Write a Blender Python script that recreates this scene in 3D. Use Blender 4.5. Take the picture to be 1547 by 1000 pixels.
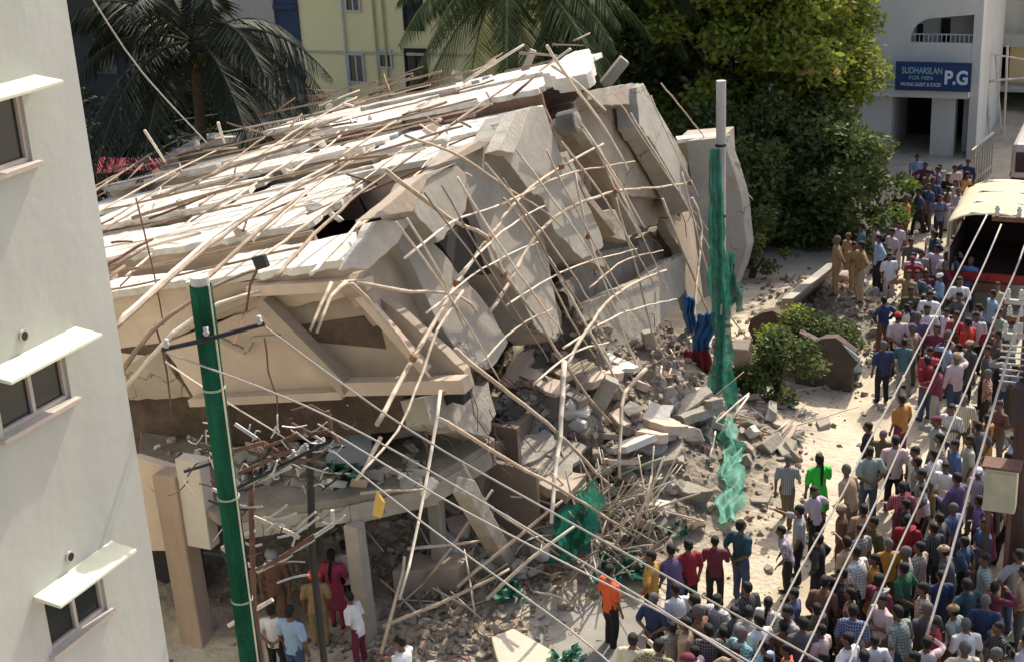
import bpy, bmesh, math, random
from mathutils import Vector, Matrix, Euler, noise
R_=math.radians
for o in list(bpy.data.objects): bpy.data.objects.remove(o)
SC=bpy.context.scene; COL=SC.collection
rnd=random.Random(7)
# ------------------------------------------------------------------ camera, sky, sun, exposure
FPX=2188.0; CAMH=14.8
up_c=Vector((-322.,5900.,-2188.)).normalized()      # world up seen from the camera (right, up, forward)
Yc=(Vector((0,0,1))-up_c*up_c.z).normalized()
Xc=Yc.cross(up_c)
if Xc.x<0: Xc=-Xc
cam=bpy.data.cameras.new('camera'); camo=bpy.data.objects.new('camera',cam); COL.objects.link(camo)
cam.sensor_width=36; cam.lens=36*FPX/1547; cam.clip_end=600; cam.clip_start=.3
def c2w(v): return Vector((v.dot(Xc),v.dot(Yc),v.dot(up_c)))
rt,upv,fw=c2w(Vector((1,0,0))),c2w(Vector((0,1,0))),c2w(Vector((0,0,1)))
camo.matrix_world=Matrix(((rt.x,upv.x,-fw.x,0),(rt.y,upv.y,-fw.y,0),(rt.z,upv.z,-fw.z,CAMH),(0,0,0,1)))
SC.camera=camo
SUN_AZ,SUN_EL=R_(31),R_(48)
w=bpy.data.worlds.new('World'); SC.world=w; w.use_nodes=True
nt=w.node_tree; sky=nt.nodes.new('ShaderNodeTexSky'); sky.sky_type='NISHITA'; sky.sun_disc=False
sky.sun_elevation=SUN_EL; sky.sun_rotation=SUN_AZ; sky.dust_density=7; sky.ozone_density=.3; sky.air_density=.8; sky.altitude=900
nt.links.new(sky.outputs[0],nt.nodes['Background'].inputs[0]); nt.nodes['Background'].inputs[1].default_value=0.15
sl=bpy.data.lights.new('sun','SUN'); sl.energy=3.1; sl.angle=R_(.6); sl.color=(1,.93,.8)
so=bpy.data.objects.new('sun',sl); COL.objects.link(so)
sd=Vector((math.sin(SUN_AZ)*math.cos(SUN_EL),math.cos(SUN_AZ)*math.cos(SUN_EL),math.sin(SUN_EL)))
so.rotation_euler=sd.to_track_quat('Z','Y').to_euler()
SC.view_settings.view_transform='Standard'; SC.view_settings.look='None'; SC.view_settings.gamma=1
SC.view_settings.exposure=0.9
SC.render.engine='CYCLES'
# ------------------------------------------------------------------ measuring helpers (a pixel of the 1547x1000 photo to a real point)
O=Vector((0,0,CAMH))
def ray(px,py): return c2w(Vector((px-773.5,500-py,FPX)))
def P(px,py,D): r=ray(px,py); return O+r*(D/r.y)
def G(px,py,z=0.0): r=ray(px,py); return O+r*((z-CAMH)/r.z)
def plane(a,b,c):
    n=(b-a).cross(c-a).normalized()
    if n.z-n.y<0: n=-n
    return a,n
def on(pl,px,py,off=0.0):
    a,n=pl; r=ray(px,py); return O+r*((a+n*off-O).dot(n)/r.dot(n))
def pxof(p):
    q=p-O; return (773.5+FPX*q.dot(rt)/q.dot(fw),500-FPX*q.dot(upv)/q.dot(fw))
U=Vector((math.sin(R_(25)),math.cos(R_(25)),0)); V=Vector((U.y,-U.x,0)); Z=Vector((0,0,1))   # street grid: along, across (right)
# ------------------------------------------------------------------ materials
MATS={}
def mat(name,col,rough=.85,noise_amt=.25,scale=3.0,bump=.15,col2=None,metal=0.0,bscale=None,streak=False,spec=.3,crack=0):
    if name in MATS: return MATS[name]
    m=bpy.data.materials.new(name); m.use_nodes=True; t=m.node_tree; N=t.nodes; L=t.links
    b=N['Principled BSDF']; b.inputs['Roughness'].default_value=rough; b.inputs['Metallic'].default_value=metal
    b.inputs['Specular IOR Level'].default_value=spec
    g=N.new('ShaderNodeNewGeometry')
    mp=N.new('ShaderNodeMapping'); L.new(g.outputs['Position'],mp.inputs[0])
    if streak: mp.inputs['Scale'].default_value=(1,1,.18)
    n1=N.new('ShaderNodeTexNoise'); n1.inputs['Scale'].default_value=scale; n1.inputs['Detail'].default_value=8; n1.inputs['Roughness'].default_value=.65
    L.new(mp.outputs[0],n1.inputs['Vector'])
    cr=N.new('ShaderNodeValToRGB'); cr.color_ramp.elements[0].position=.3; cr.color_ramp.elements[1].position=.7
    c2=col2 or tuple(c*(1-noise_amt) for c in col)
    cr.color_ramp.elements[0].color=(*c2,1); cr.color_ramp.elements[1].color=(*col,1)
    L.new(n1.outputs['Fac'],cr.inputs[0])
    n3=N.new('ShaderNodeTexNoise'); n3.inputs['Scale'].default_value=scale*.22; n3.inputs['Detail'].default_value=5
    L.new(g.outputs['Position'],n3.inputs['Vector'])
    mx=N.new('ShaderNodeMix'); mx.data_type='RGBA'; mx.blend_type='MULTIPLY'; mx.inputs[0].default_value=min(1,noise_amt*1.6)
    r3=N.new('ShaderNodeValToRGB'); r3.color_ramp.elements[0].position=.35; r3.color_ramp.elements[0].color=(.55,.53,.5,1); r3.color_ramp.elements[1].position=.6
    L.new(n3.outputs['Fac'],r3.inputs[0]); L.new(cr.outputs[0],mx.inputs[6]); L.new(r3.outputs[0],mx.inputs[7])
    last=mx.outputs[2]
    if crack:
        vo=N.new('ShaderNodeTexVoronoi'); vo.feature='DISTANCE_TO_EDGE'; vo.inputs['Scale'].default_value=crack
        nw=N.new('ShaderNodeTexNoise'); nw.inputs['Scale'].default_value=2.5; nw.inputs['Detail'].default_value=5; L.new(g.outputs['Position'],nw.inputs['Vector'])
        va=N.new('ShaderNodeVectorMath'); va.operation='MULTIPLY_ADD'; L.new(nw.outputs['Color'],va.inputs[0]); va.inputs[1].default_value=(.7,.7,.7); L.new(g.outputs['Position'],va.inputs[2]); L.new(va.outputs[0],vo.inputs['Vector'])
        lt=N.new('ShaderNodeMapRange'); lt.inputs['From Min'].default_value=.004; lt.inputs['From Max'].default_value=.014; lt.inputs['To Min'].default_value=1; lt.inputs['To Max'].default_value=0; L.new(vo.outputs[0],lt.inputs[0])
        gt=N.new('ShaderNodeMath'); gt.operation='GREATER_THAN'; gt.inputs[1].default_value=.56; L.new(n3.outputs['Fac'],gt.inputs[0])
        ml=N.new('ShaderNodeMath'); ml.operation='MULTIPLY'; L.new(lt.outputs[0],ml.inputs[0]); L.new(gt.outputs[0],ml.inputs[1])
        mc=N.new('ShaderNodeMix'); mc.data_type='RGBA'; L.new(ml.outputs[0],mc.inputs[0]); L.new(last,mc.inputs[6]); mc.inputs[7].default_value=(*[c*.35 for c in col],1); last=mc.outputs[2]
        # lost plaster: patches with an outline of their own
        n4=N.new('ShaderNodeTexNoise'); n4.inputs['Scale'].default_value=.8; n4.inputs['Detail'].default_value=9; n4.inputs['Roughness'].default_value=.7; L.new(g.outputs['Position'],n4.inputs['Vector'])
        r4=N.new('ShaderNodeValToRGB'); r4.color_ramp.elements[0].position=.60; r4.color_ramp.elements[1].position=.625; r4.color_ramp.elements[0].color=(0,0,0,1); L.new(n4.outputs['Fac'],r4.inputs[0])
        m4=N.new('ShaderNodeMix'); m4.data_type='RGBA'; L.new(r4.outputs[0],m4.inputs[0]); L.new(last,m4.inputs[6]); m4.inputs[7].default_value=(.33,.26,.20,1); last=m4.outputs[2]
    L.new(last,b.inputs['Base Color'])
    if bump:
        bp=N.new('ShaderNodeBump'); bp.inputs['Strength'].default_value=bump; bp.inputs['Distance'].default_value=.05
        n2=N.new('ShaderNodeTexNoise'); n2.inputs['Scale'].default_value=bscale or scale*6; n2.inputs['Detail'].default_value=6
        L.new(g.outputs['Position'],n2.inputs['Vector']); L.new(n2.outputs['Fac'],bp.inputs['Height']); L.new(bp.outputs[0],b.inputs['Normal'])
    MATS[name]=m; return m
def leafmat(name,c1,c2,c3=None,trans=.35):
    if name in MATS: return MATS[name]
    m=bpy.data.materials.new(name); m.use_nodes=True; t=m.node_tree; N=t.nodes; L=t.links
    b=N['Principled BSDF']; b.inputs['Roughness'].default_value=.6; b.inputs['Specular IOR Level'].default_value=.25
    g=N.new('ShaderNodeNewGeometry'); cr=N.new('ShaderNodeValToRGB')
    e=cr.color_ramp.elements; e[0].color=(*c1,1); e[1].color=(*c2,1)
    if c3: x=e.new(.8); x.color=(*c2,1); e[-1].color=(*c3,1)
    nn=N.new('ShaderNodeTexNoise'); nn.inputs['Scale'].default_value=.7; nn.inputs['Detail'].default_value=3; L.new(g.outputs['Position'],nn.inputs['Vector'])
    ad=N.new('ShaderNodeMath'); ad.operation='MULTIPLY_ADD'; ad.inputs[1].default_value=.55; L.new(g.outputs['Random Per Island'],ad.inputs[0])
    mm=N.new('ShaderNodeMath'); mm.operation='MULTIPLY'; mm.inputs[1].default_value=.75; L.new(nn.outputs['Fac'],mm.inputs[0]); L.new(mm.outputs[0],ad.inputs[2])
    L.new(ad.outputs[0],cr.inputs[0]); L.new(cr.outputs[0],b.inputs['Base Color'])
    tr=N.new('ShaderNodeBsdfTranslucent'); L.new(cr.outputs[0],tr.inputs['Color'])
    mx=N.new('ShaderNodeMixShader'); mx.inputs[0].default_value=trans
    L.new(b.outputs[0],mx.inputs[1]); L.new(tr.outputs[0],mx.inputs[2]); L.new(mx.outputs[0],N['Material Output'].inputs[0])
    MATS[name]=m; return m
CONC=mat('concrete',(.41,.37,.30),crack=.7,noise_amt=.35,scale=1.6,bump=.5,streak=False)
CONCD=mat('old_concrete',(.34,.295,.225),noise_amt=.45,scale=1.8,bump=.6)
PLASTER=mat('lime_plaster',(.80,.76,.67),noise_amt=.36,scale=1.5,bump=.4)
GREYWALL=mat('grey_plaster',(.40,.37,.31),crack=.6,noise_amt=.3,scale=1.1,bump=.3)
PEACH=mat('peach_plaster',(.63,.50,.385),noise_amt=.25,scale=1.0,bump=.3)
TAN=mat('tan_plaster',(.44,.36,.27),crack=.7,noise_amt=.3,scale=1.1,bump=.3)
BRICK=mat('broken_brick',(.40,.24,.16),noise_amt=.5,scale=4,bump=1.0,col2=(.28,.2,.15))
BAMB=mat('bamboo',(.62,.50,.37),noise_amt=.35,scale=5,bump=.1,rough=.6)
BAMBP=mat('pale_bamboo',(.78,.68,.54),noise_amt=.3,scale=5,bump=.1,rough=.6)
BAMBD=mat('weathered_bamboo',(.36,.27,.19),noise_amt=.35,scale=5,bump=.1,rough=.7)
ROPE=mat('coir_rope',(.33,.16,.09),noise_amt=.3,scale=20,bump=.4)
DUST=mat('dusty_ground',(.60,.51,.37),noise_amt=.34,scale=1.7,bump=.5,bscale=11)
RUB=mat('rubble_dirt',(.35,.29,.215),noise_amt=.5,scale=3,bump=1.2,bscale=9)
def _dusty_edge(m):      # the thin skirt of the heap is road dust
    t=m.node_tree; N=t.nodes; L=t.links; b=N['Principled BSDF']; src=b.inputs['Base Color'].links[0].from_socket
    g=N.new('ShaderNodeNewGeometry'); sp=N.new('ShaderNodeSeparateXYZ'); L.new(g.outputs['Position'],sp.inputs[0])
    n=N.new('ShaderNodeTexNoise'); n.inputs['Scale'].default_value=1.5; n.inputs['Detail'].default_value=6; L.new(g.outputs['Position'],n.inputs['Vector'])
    a=N.new('ShaderNodeMath'); a.operation='MULTIPLY_ADD'; a.inputs[1].default_value=-.55; L.new(n.outputs['Fac'],a.inputs[0]); L.new(sp.outputs['Z'],a.inputs[2])
    r=N.new('ShaderNodeMapRange'); r.inputs['From Min'].default_value=-.25; r.inputs['From Max'].default_value=.12; L.new(a.outputs[0],r.inputs[0])
    x=N.new('ShaderNodeMix'); x.data_type='RGBA'; x.inputs[6].default_value=(.50,.43,.32,1); L.new(r.outputs[0],x.inputs[0]); L.new(src,x.inputs[7]); L.new(x.outputs[2],b.inputs['Base Color'])
_dusty_edge(RUB)
WHITEW=mat('white_wall_paint',(.55,.55,.48),noise_amt=.17,scale=.8,bump=.12,streak=True)
CREAM=mat('cream_ledge',(.78,.77,.58),noise_amt=.12,scale=1.5,bump=.1)
GLASSD=mat('dark_glass',(.03,.035,.035),rough=.15,noise_amt=.2,bump=0,spec=.5)
FRAME=mat('window_frame_paint',(.55,.47,.40),noise_amt=.15,scale=3)
YEL=mat('yellow_wall_paint',(.90,.76,.37),noise_amt=.12,scale=.5,bump=.08,streak=True)
GREYB=mat('grey_wall_paint',(.62,.60,.55),noise_amt=.15,scale=.6,bump=.1,streak=True)
NAVY=mat('navy_panel',(.05,.07,.11),noise_amt=.2,scale=2,bump=.05)
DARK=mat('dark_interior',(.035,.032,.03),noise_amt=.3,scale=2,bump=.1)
STEEL=mat('galvanised_steel',(.55,.54,.50),noise_amt=.3,scale=6,metal=.3,rough=.5,bump=.1)
RUST=mat('rusty_steel',(.20,.10,.07),noise_amt=.4,scale=8,rough=.8,bump=.3)
BLACK=mat('black_paint',(.02,.02,.022),noise_amt=.2,scale=4,bump=0,rough=.5)
WIRE=mat('grey_cable',(.46,.41,.36),noise_amt=.15,scale=5,bump=.1,rough=.6)
WIRET=mat('thin_cable',(.40,.38,.33),noise_amt=.15,scale=5,bump=.0)
MAROON=mat('maroon_cloth',(.30,.03,.06),noise_amt=.25,scale=2)
BARK=mat('bark',(.13,.09,.06),noise_amt=.4,scale=5,bump=.8)
POSTM=mat('weathered_post',(.50,.49,.44),noise_amt=.3,scale=3,bump=.2,streak=True)
def netmat(name,c,alpha=.62):
    m=bpy.data.materials.new(name); m.use_nodes=True; t=m.node_tree; N=t.nodes; L=t.links; b=N['Principled BSDF']
    b.inputs['Roughness'].default_value=.6
    g=N.new('ShaderNodeNewGeometry'); n=N.new('ShaderNodeTexNoise'); n.inputs['Scale'].default_value=5; L.new(g.outputs['Position'],n.inputs['Vector'])
    cr=N.new('ShaderNodeValToRGB'); cr.color_ramp.elements[0].position=.35; cr.color_ramp.elements[1].position=.65
    cr.color_ramp.elements[0].color=(*[x*.5 for x in c],1); cr.color_ramp.elements[1].color=(*c,1)
    L.new(n.outputs['Fac'],cr.inputs[0]); L.new(cr.outputs[0],b.inputs['Base Color'])
    tr=N.new('ShaderNodeBsdfTranslucent'); L.new(cr.outputs[0],tr.inputs['Color']); mx=N.new('ShaderNodeMixShader'); mx.inputs[0].default_value=.4
    L.new(b.outputs[0],mx.inputs[1]); L.new(tr.outputs[0],mx.inputs[2])
    tp=N.new('ShaderNodeBsdfTransparent'); m2=N.new('ShaderNodeMixShader'); m2.inputs[0].default_value=1-alpha
    L.new(mx.outputs[0],m2.inputs[1]); L.new(tp.outputs[0],m2.inputs[2]); L.new(m2.outputs[0],N['Material Output'].inputs[0])
    return m
NET=netmat('green_netting',(.015,.22,.145),.88)
NETP=netmat('pale_green_netting',(.16,.50,.35),.9)
# ------------------------------------------------------------------ object helpers
def tag(o,label=None,cat=None,group=None,kind=None):
    if label: o['label']=label
    if cat: o['category']=cat
    if group: o['group']=group
    if kind: o['kind']=kind
    return o
def empty(name,loc,label=None,cat=None,group=None,kind=None,rz=0):
    o=bpy.data.objects.new(name,None); COL.objects.link(o); o.location=loc; o.rotation_euler=(0,0,rz); return tag(o,label,cat,group,kind)
class MB:
    def __init__(s): s.v=[]; s.f=[]; s.m=[]
    def add(s,vs,fs,mi=0):
        k=len(s.v); s.v+=[tuple(x) for x in vs]; s.f+=[tuple(i+k for i in f) for f in fs]; s.m+=[mi]*len(fs)
    def prism(s,poly,vec,mi=0,ms=None):
        n=len(poly); b=[p+vec for p in poly]
        s.add(list(poly)+b,[tuple(range(n)),tuple(range(2*n-1,n-1,-1))],mi)
        k=len(s.v)-2*n; 
        for i in range(n):
            j=(i+1)%n; s.f.append((k+i,k+n+i,k+n+j,k+j)); s.m.append(mi if ms is None else ms)
    def box(s,c,ex,ey,ez,mi=0):
        c=Vector(c); vs=[c+ex*a+ey*b+ez*d for d in(-.5,.5) for b in(-.5,.5) for a in(-.5,.5)]
        s.add(vs,[(0,2,3,1),(4,5,7,6),(0,1,5,4),(2,6,7,3),(0,4,6,2),(1,3,7,5)],mi)
    def bar(s,a,b,wd,ht,mi=0,upd=None):
        a,b=Vector(a),Vector(b); d=b-a; u=upd or Z; x=d.cross(u)
        if x.length<1e-4: x=d.cross(Vector((1,0,0)))
        x.normalize(); y=x.cross(d).normalized(); s.box((a+b)/2,d,x*wd,y*ht,mi)
    def tube(s,pts,rad,n=6,mi=0):
        pts=[Vector(p) for p in pts]; m=len(pts)
        if not isinstance(rad,(list,tuple)): rad=[rad]*m
        t0=(pts[1]-pts[0]).normalized(); a=t0.cross(Z) 
        if a.length<.05: a=t0.cross(Vector((1,0,0)))
        a.normalize(); vs=[]
        for i,p in enumerate(pts):
            t=(pts[min(i+1,m-1)]-pts[max(i-1,0)]).normalized(); a=(a-t*a.dot(t)).normalized(); b=t.cross(a)
            for j in range(n):
                th=2*math.pi*j/n; vs.append(p+(a*math.cos(th)+b*math.sin(th))*rad[i])
        fs=[(i*n+j,i*n+(j+1)%n,(i+1)*n+(j+1)%n,(i+1)*n+j) for i in range(m-1) for j in range(n)]
        fs+=[tuple(range(n-1,-1,-1)),tuple(range((m-1)*n,m*n))]
        s.add(vs,fs,mi)
    def rock(s,c,sz,rg,mi=0,boxy=.6):
        # irregular broken block
        e=Euler((rg.uniform(0,6),rg.uniform(-.5,.5),rg.uniform(0,6))).to_matrix(); c=Vector(c)
        vs=[]
        for d in(-1,1):
            k=rg.choice((4,5,6)) if False else 5
            for j in range(k):
                th=2*math.pi*j/k+rg.uniform(-.3,.3); r=rg.uniform(.7,1.1)
                vs.append(c+e@Vector((math.cos(th)*r*sz[0]*.6,math.sin(th)*r*sz[1]*.6,d*sz[2]*.5*rg.uniform(.7,1.1))))
        s.add(vs,[(4,3,2,1,0),(5,6,7,8,9)]+[(j,(j+1)%5,5+(j+1)%5,5+j) for j in range(5)],mi)
    def build(s,name,ms,parent=None,smooth=False,bevel=0):
        me=bpy.data.meshes.new(name); me.from_pydata(s.v,[],s.f)
        for m in (ms if isinstance(ms,(list,tuple)) else [ms]): me.materials.append(m)
        me.polygons.foreach_set('material_index',s.m)
        bm=bmesh.new(); bm.from_mesh(me); bmesh.ops.recalc_face_normals(bm,faces=bm.faces); bm.to_mesh(me); bm.free()
        if smooth: me.polygons.foreach_set('use_smooth',[True]*len(me.polygons))
        me.update(); o=bpy.data.objects.new(name,me); COL.objects.link(o)
        if parent: o.parent=parent; o.matrix_parent_inverse=Matrix.Translation(parent.location).inverted() if parent.type=='EMPTY' and parent.rotation_euler.z==0 else Matrix()
        if bevel:
            md=o.modifiers.new('bevel','BEVEL'); md.width=bevel; md.segments=2; md.limit_method='ANGLE'
        return o
def jag(poly,amp,step,rg):
    out=[]
    n=len(poly)
    for i in range(n):
        a,b=poly[i],poly[(i+1)%n]; L=(b-a).length; k=max(1,int(L/step)); out.append(a)
        for j in range(1,k):
            t=j/k; out.append(a.lerp(b,t)+(poly[(i+2)%n]-b).normalized()*rg.uniform(-amp,amp))
    return out
def nodes_line(pts,step=.42):
    pts=[Vector(p) for p in pts]
    # smooth resample
    out=[]
    n=len(pts)
    for i in range(n-1):
        p0=pts[max(i-1,0)];p1=pts[i];p2=pts[i+1];p3=pts[min(i+2,n-1)]
        k=max(2,int((p2-p1).length/step))
        for j in range(k):
            t=j/k
            out.append(.5*((2*p1)+(p2-p0)*t+(2*p0-5*p1+4*p2-p3)*t*t+(3*p1-p0-3*p2+p3)*t**3))
    out.append(pts[-1]); return out
def bamboo(pts,r,label,group,m=None,knots=True,name='bamboo_pole'):
    pts=nodes_line(pts); ps=[];rs=[]
    r=r*rnd.uniform(.66,.9); n=len(pts); b=MB()
    for i,p in enumerate(pts):
        q=p+Vector((rnd.uniform(-1,1),rnd.uniform(-1,1),rnd.uniform(-1,1)))*.013
        tp=r*(1.2-.5*i/n)
        if 0<i<n-1:
            t=(pts[i+1]-pts[i-1]).normalized()*.025
            ps+=[q-t,q,q+t]; rs+=[tp,tp*1.16,tp]
        else: ps.append(q); rs.append(tp)
    b.tube(ps,rs,6)
    o=b.build(name,m or rnd.choice((BAMB,BAMBP,BAMB)),smooth=True)
    return tag(o,label,'bamboo pole',group)
def cloth_strip(rows,name,m,parent=None,amp=.05,seed=1):
    # rows: list of lists of points
    b=MB(); nr=len(rows); nc=len(rows[0]); vs=[]
    for i,r in enumerate(rows):
        for j,p in enumerate(r):
            vs.append(Vector(p)+Vector((noise.noise(Vector(p)*2.3+Vector((seed,0,0))),noise.noise(Vector(p)*2.3+Vector((0,seed,0))),.3*noise.noise(Vector(p)*2.3)))*amp*2)
    b.add(vs,[(i*nc+j,i*nc+j+1,(i+1)*nc+j+1,(i+1)*nc+j) for i in range(nr-1) for j in range(nc-1)])
    o=b.build(name,m,parent,smooth=True); return o
# ================================================================== THE SETTING
def GH(px,py):
    z=0
    for i in range(12):
        p=G(px,py,z); z=z*.5+.5*max(hill(p.x,p.y),0)
    return G(px,py,z)
def hill(x,y):       # height of the rubble heap
    h=0
    for (cx,cy,sx,sy,a) in HEAPS:
        dx,dy=x-cx,y-cy; h+=a*math.exp(-(dx/sx)**2-(dy/sy)**2)
    h=h*(1+.35*noise.noise(Vector((x*.9,y*.9,3))))+(.16*noise.noise(Vector((x*2.3,y*2.3,7)))+.1*noise.noise(Vector((x*5,y*5,1))))*min(1,h*1.5)
    return h-.06
HEAPS=[(-2.5,31,5.5,4.2,2.9),(1.8,30.6,2.4,3.2,1.5),(4.0,34.5,1.7,3.0,.95),(.8,27.2,1.6,1.2,.7),(-1.6,25.8,1.6,1.0,.35),(-1.4,23.2,1.3,.6,.2),
       (9.6,39.6,1.5,2.3,1.1),(7.9,36.6,1.3,1.4,.5),(-7,29,4,3,2.5)]
g=MB(); n=60
g.add([(-60+i*3,10+j*3,0) for j in range(60) for i in range(60)],[(j*60+i,j*60+i+1,(j+1)*60+i+1,(j+1)*60+i) for j in range(59) for i in range(59)])
g.add([(-400,-30,-.05),(400,-30,-.05),(400,420,-.05),(-400,420,-.05)],[(0,1,2,3)])
tag(g.build('ground',DUST),kind='structure')
# ---- rubble heap with loose debris
def heap_mesh():
    b=MB(); x0,x1,y0,y1,st=-14,13,20.5,44,.2
    nx=int((x1-x0)/st); ny=int((y1-y0)/st); idx={}
    for j in range(ny):
        for i in range(nx):
            x,y=x0+i*st,y0+j*st; h=hill(x,y)
            if h>-.055: idx[i,j]=len(b.v); b.v.append((x,y,h))
    for j in range(ny-1):
        for i in range(nx-1):
            k=[(i,j),(i+1,j),(i+1,j+1),(i,j+1)]
            if all(q in idx for q in k): b.f.append(tuple(idx[q] for q in k)); b.m.append(0)
    return tag(b.build('rubble_heap',RUB,smooth=False),'heap of crushed brick and concrete dirt under the collapsed building','rubble heap',kind='stuff')
heap_mesh()
rg=random.Random(3)
b=MB()
for i in range(5200):
    c=rg.choice(HEAPS); x=rg.gauss(c[0],c[2]*.85); y=rg.gauss(c[1],c[3]*.85); h=hill(x,y)
    if h<-.05 and rg.random()<.75: continue
    s=rg.uniform(.04,.16)
    b.rock((x,y,max(h,0)+s*.25),(s*rg.uniform(1,1.8),s,s*rg.uniform(.5,.9)),rg,rg.choice((0,0,1,2,3)))
for i in range(900):
    px=rg.uniform(900,1230); py=rg.uniform(590,860)
    if i%2: continue
    p=G(px,py); s=rg.uniform(.02,.08)
    b.rock((p.x,p.y,max(hill(p.x,p.y),0)+s*.2),(s*1.4,s,s*.7),rg,rg.choice((0,1,2)))
for i in range(700):
    px=rg.uniform(1150,1470); py=rg.uniform(520,900)
    p=G(px,py); s=rg.uniform(.012,.04)
    b.rock((p.x,p.y,s*.2),(s*1.6,s,s*.6),rg,rg.choice((0,1,2,3)))
tag(b.build('gravel_debris',[CONCD,CONC,TAN,BRICK]),'countless small chips of concrete and brick strewn over the heap','debris',kind='stuff')
# ---- left white apartment building, wall running along the street away from the camera
def uv_pt(p,a,bv,z): return Vector((p.x,p.y,0))+U*a+V*bv+Z*z
wc=P(178,500,18); wc=Vector((wc.x,wc.y,0))
apt=empty('apartment_building',wc,'tall cream white apartment wall with three ledged windows close on the left','building')
WN=V.copy()   # outward normal of the wall
wallpl=(wc,WN)
# openings (photo pixels): window quads
wins=[((-60,270),(44,257),(42,150),(-60,176)),((3,650),(110,610),(98,538),(-8,578)),((78,972),(167,932),(152,868),(64,905))]
def wall_uz(px,py):
    p=on(wallpl,px,py); d=p-wc; return d.dot(U),d.z
rects=[]
for wn in wins:
    q=[wall_uz(*c) for c in wn]
    u0=(q[0][0]+q[3][0])/2; u1=(q[1][0]+q[2][0])/2; z0=(q[0][1]+q[1][1])/2; z1=(q[2][1]+q[3][1])/2+.12
    rects.append((u0,u1,z0,z1))
# build wall as grid with holes
b=MB(); us=sorted(set([-16,0]+[r[0] for r in rects]+[r[1] for r in rects])); zs=sorted(set([0,20]+[r[2] for r in rects]+[r[3] for r in rects]))
for i in range(len(us)-1):
    for j in range(len(zs)-1):
        uc,zc=(us[i]+us[i+1])/2,(zs[j]+zs[j+1])/2
        if any(r[0]<uc<r[1] and r[2]<zc<r[3] for r in rects): continue
        b.add([wc+U*us[i]+Z*zs[j],wc+U*us[i+1]+Z*zs[j],wc+U*us[i+1]+Z*zs[j+1],wc+U*us[i]+Z*zs[j+1]],[(0,1,2,3)])
for r in rects:   # reveals
    a,c=.16,0
    for (p,q) in (((r[0],r[2]),(r[1],r[2])),((r[1],r[2]),(r[1],r[3])),((r[1],r[3]),(r[0],r[3])),((r[0],r[3]),(r[0],r[2]))):
        A=wc+U*p[0]+Z*p[1]; B=wc+U*q[0]+Z*q[1]; b.add([A,B,B-V*.16,A-V*.16],[(0,1,2,3)])
A=wc-V*14; b.add([wc,A,A+Z*20,wc+Z*20],[(0,1,2,3)]); b.add([wc+Z*20,A+Z*20,A+Z*20-U*16,wc+Z*20-U*16],[(0,1,2,3)])
b.add([A,A-U*16,A-U*16+Z*20,A+Z*20],[(0,1,2,3)])
b.build('wall',WHITEW,apt)
for k,r in enumerate(rects):
    ww=r[1]-r[0]; hh=r[3]-r[2]; cu=(r[0]+r[1])/2; cz=(r[2]+r[3])/2
    f=MB(); base=wc-V*.08
    fw_=.055
    for (u,z,lu,lz) in ((cu,r[2]+fw_/2,ww,fw_),(cu,r[3]-fw_/2,ww,fw_),(r[0]+fw_/2,cz,fw_,hh-2*fw_),(r[1]-fw_/2,cz,fw_,hh-2*fw_),(cu,cz,.06,hh-2*fw_)):
        f.box(base+U*u+Z*z,U*lu,V*.07,Z*lz)
    f.box(wc+V*.03+U*cu+Z*(r[2]-.035),U*(ww+.16),V*.12,Z*.06)
    fo=f.build('window',FRAME,apt,bevel=.004)
    g_=MB(); g_.box(wc-V*.10+U*cu+Z*cz,U*(ww-.02),V*.012,Z*(hh-.02)); g_.build('pane',GLASSD,fo)
    g_=MB(); g_.box(wc-V*.35+U*cu+Z*cz,U*(ww+.6),V*.02,Z*(hh+.6)); g_.build('curtain',mat('dim_curtain',(.10,.10,.09),noise_amt=.4,scale=3),fo)
    l=MB(); zt=r[3]+.05; ov=.3
    poly=[wc+V*.0+Z*(zt+.075),wc+V*.42+Z*(zt+.02),wc+V*.42+Z*(zt-.025),wc+Z*(zt+.01)]
    ps=[p+U*(r[0]-ov*.5) for p in poly]; l.prism(ps,U*(ww+ov*1.4)); l.build('ledge',CREAM,apt,bevel=.01)
    if k: 
        m_=MB(); pc=wc+U*((35,105)[k-1]*0+wall_uz(*((34,507),(104,840))[k-1])[0])+Z*wall_uz(*((34,507),(104,840))[k-1])[1]
        m_.tube([pc-V*.05,pc+V*.035],.075,14); 
        po=m_.build('vent_pipe',FRAME,apt); m2=MB(); m2.tube([pc+V*.03,pc+V*.038],.055,14); m2.build('pipe_mouth',BLACK,po)
# ---- background buildings
def block(name,label,c0,lv,lu,h,m,roof=None,z0=0):
    """box building: c0 = near right corner at ground, extends lv toward -V and lu along U"""
    o=empty(name,c0,label,'building'); b=MB()
    b.box(c0-V*lv/2+U*lu/2+Z*h/2,V*lv,U*lu,Z*h); b.build('wall',m,o); return o
def face_pt(pl,px,py): return on(pl,px,py)
def win_on(par,pl,px0,px1,py0,py1,bars=1,depth=.12,fm=None,out=.03,name='window'):
    """framed window standing on a wall plane whose horizontal runs along V"""
    a=on(pl,px0,py1); c=on(pl,px1,py1); d=on(pl,px0,py0)
    ww=(c-a).dot(V); hh=d.z-a.z; n=pl[1]; cc=a+V*ww/2+Z*hh/2
    f=MB(); t=.09
    for(u,z,lu,lz) in ((0,-hh/2,ww+t,t),(0,hh/2,ww+t,t),(-ww/2,0,t,hh-t),(ww/2,0,t,hh-t)): f.box(cc+n*.04+V*u+Z*z,V*lu,n*.12,Z*lz)
    for k in range(bars): f.box(cc+n*.03+V*(ww*((k+1)/(bars+1)-.5)),V*.07,n*.06,Z*(hh-t))
    fo=f.build(name,fm or mat('pale_frame',(.6,.58,.5)),par); g_=MB(); g_.box(cc+n*.012,V*(ww-.02),n*.018,Z*(hh-.02)); g_.build('pane',GLASSD,fo)
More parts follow.
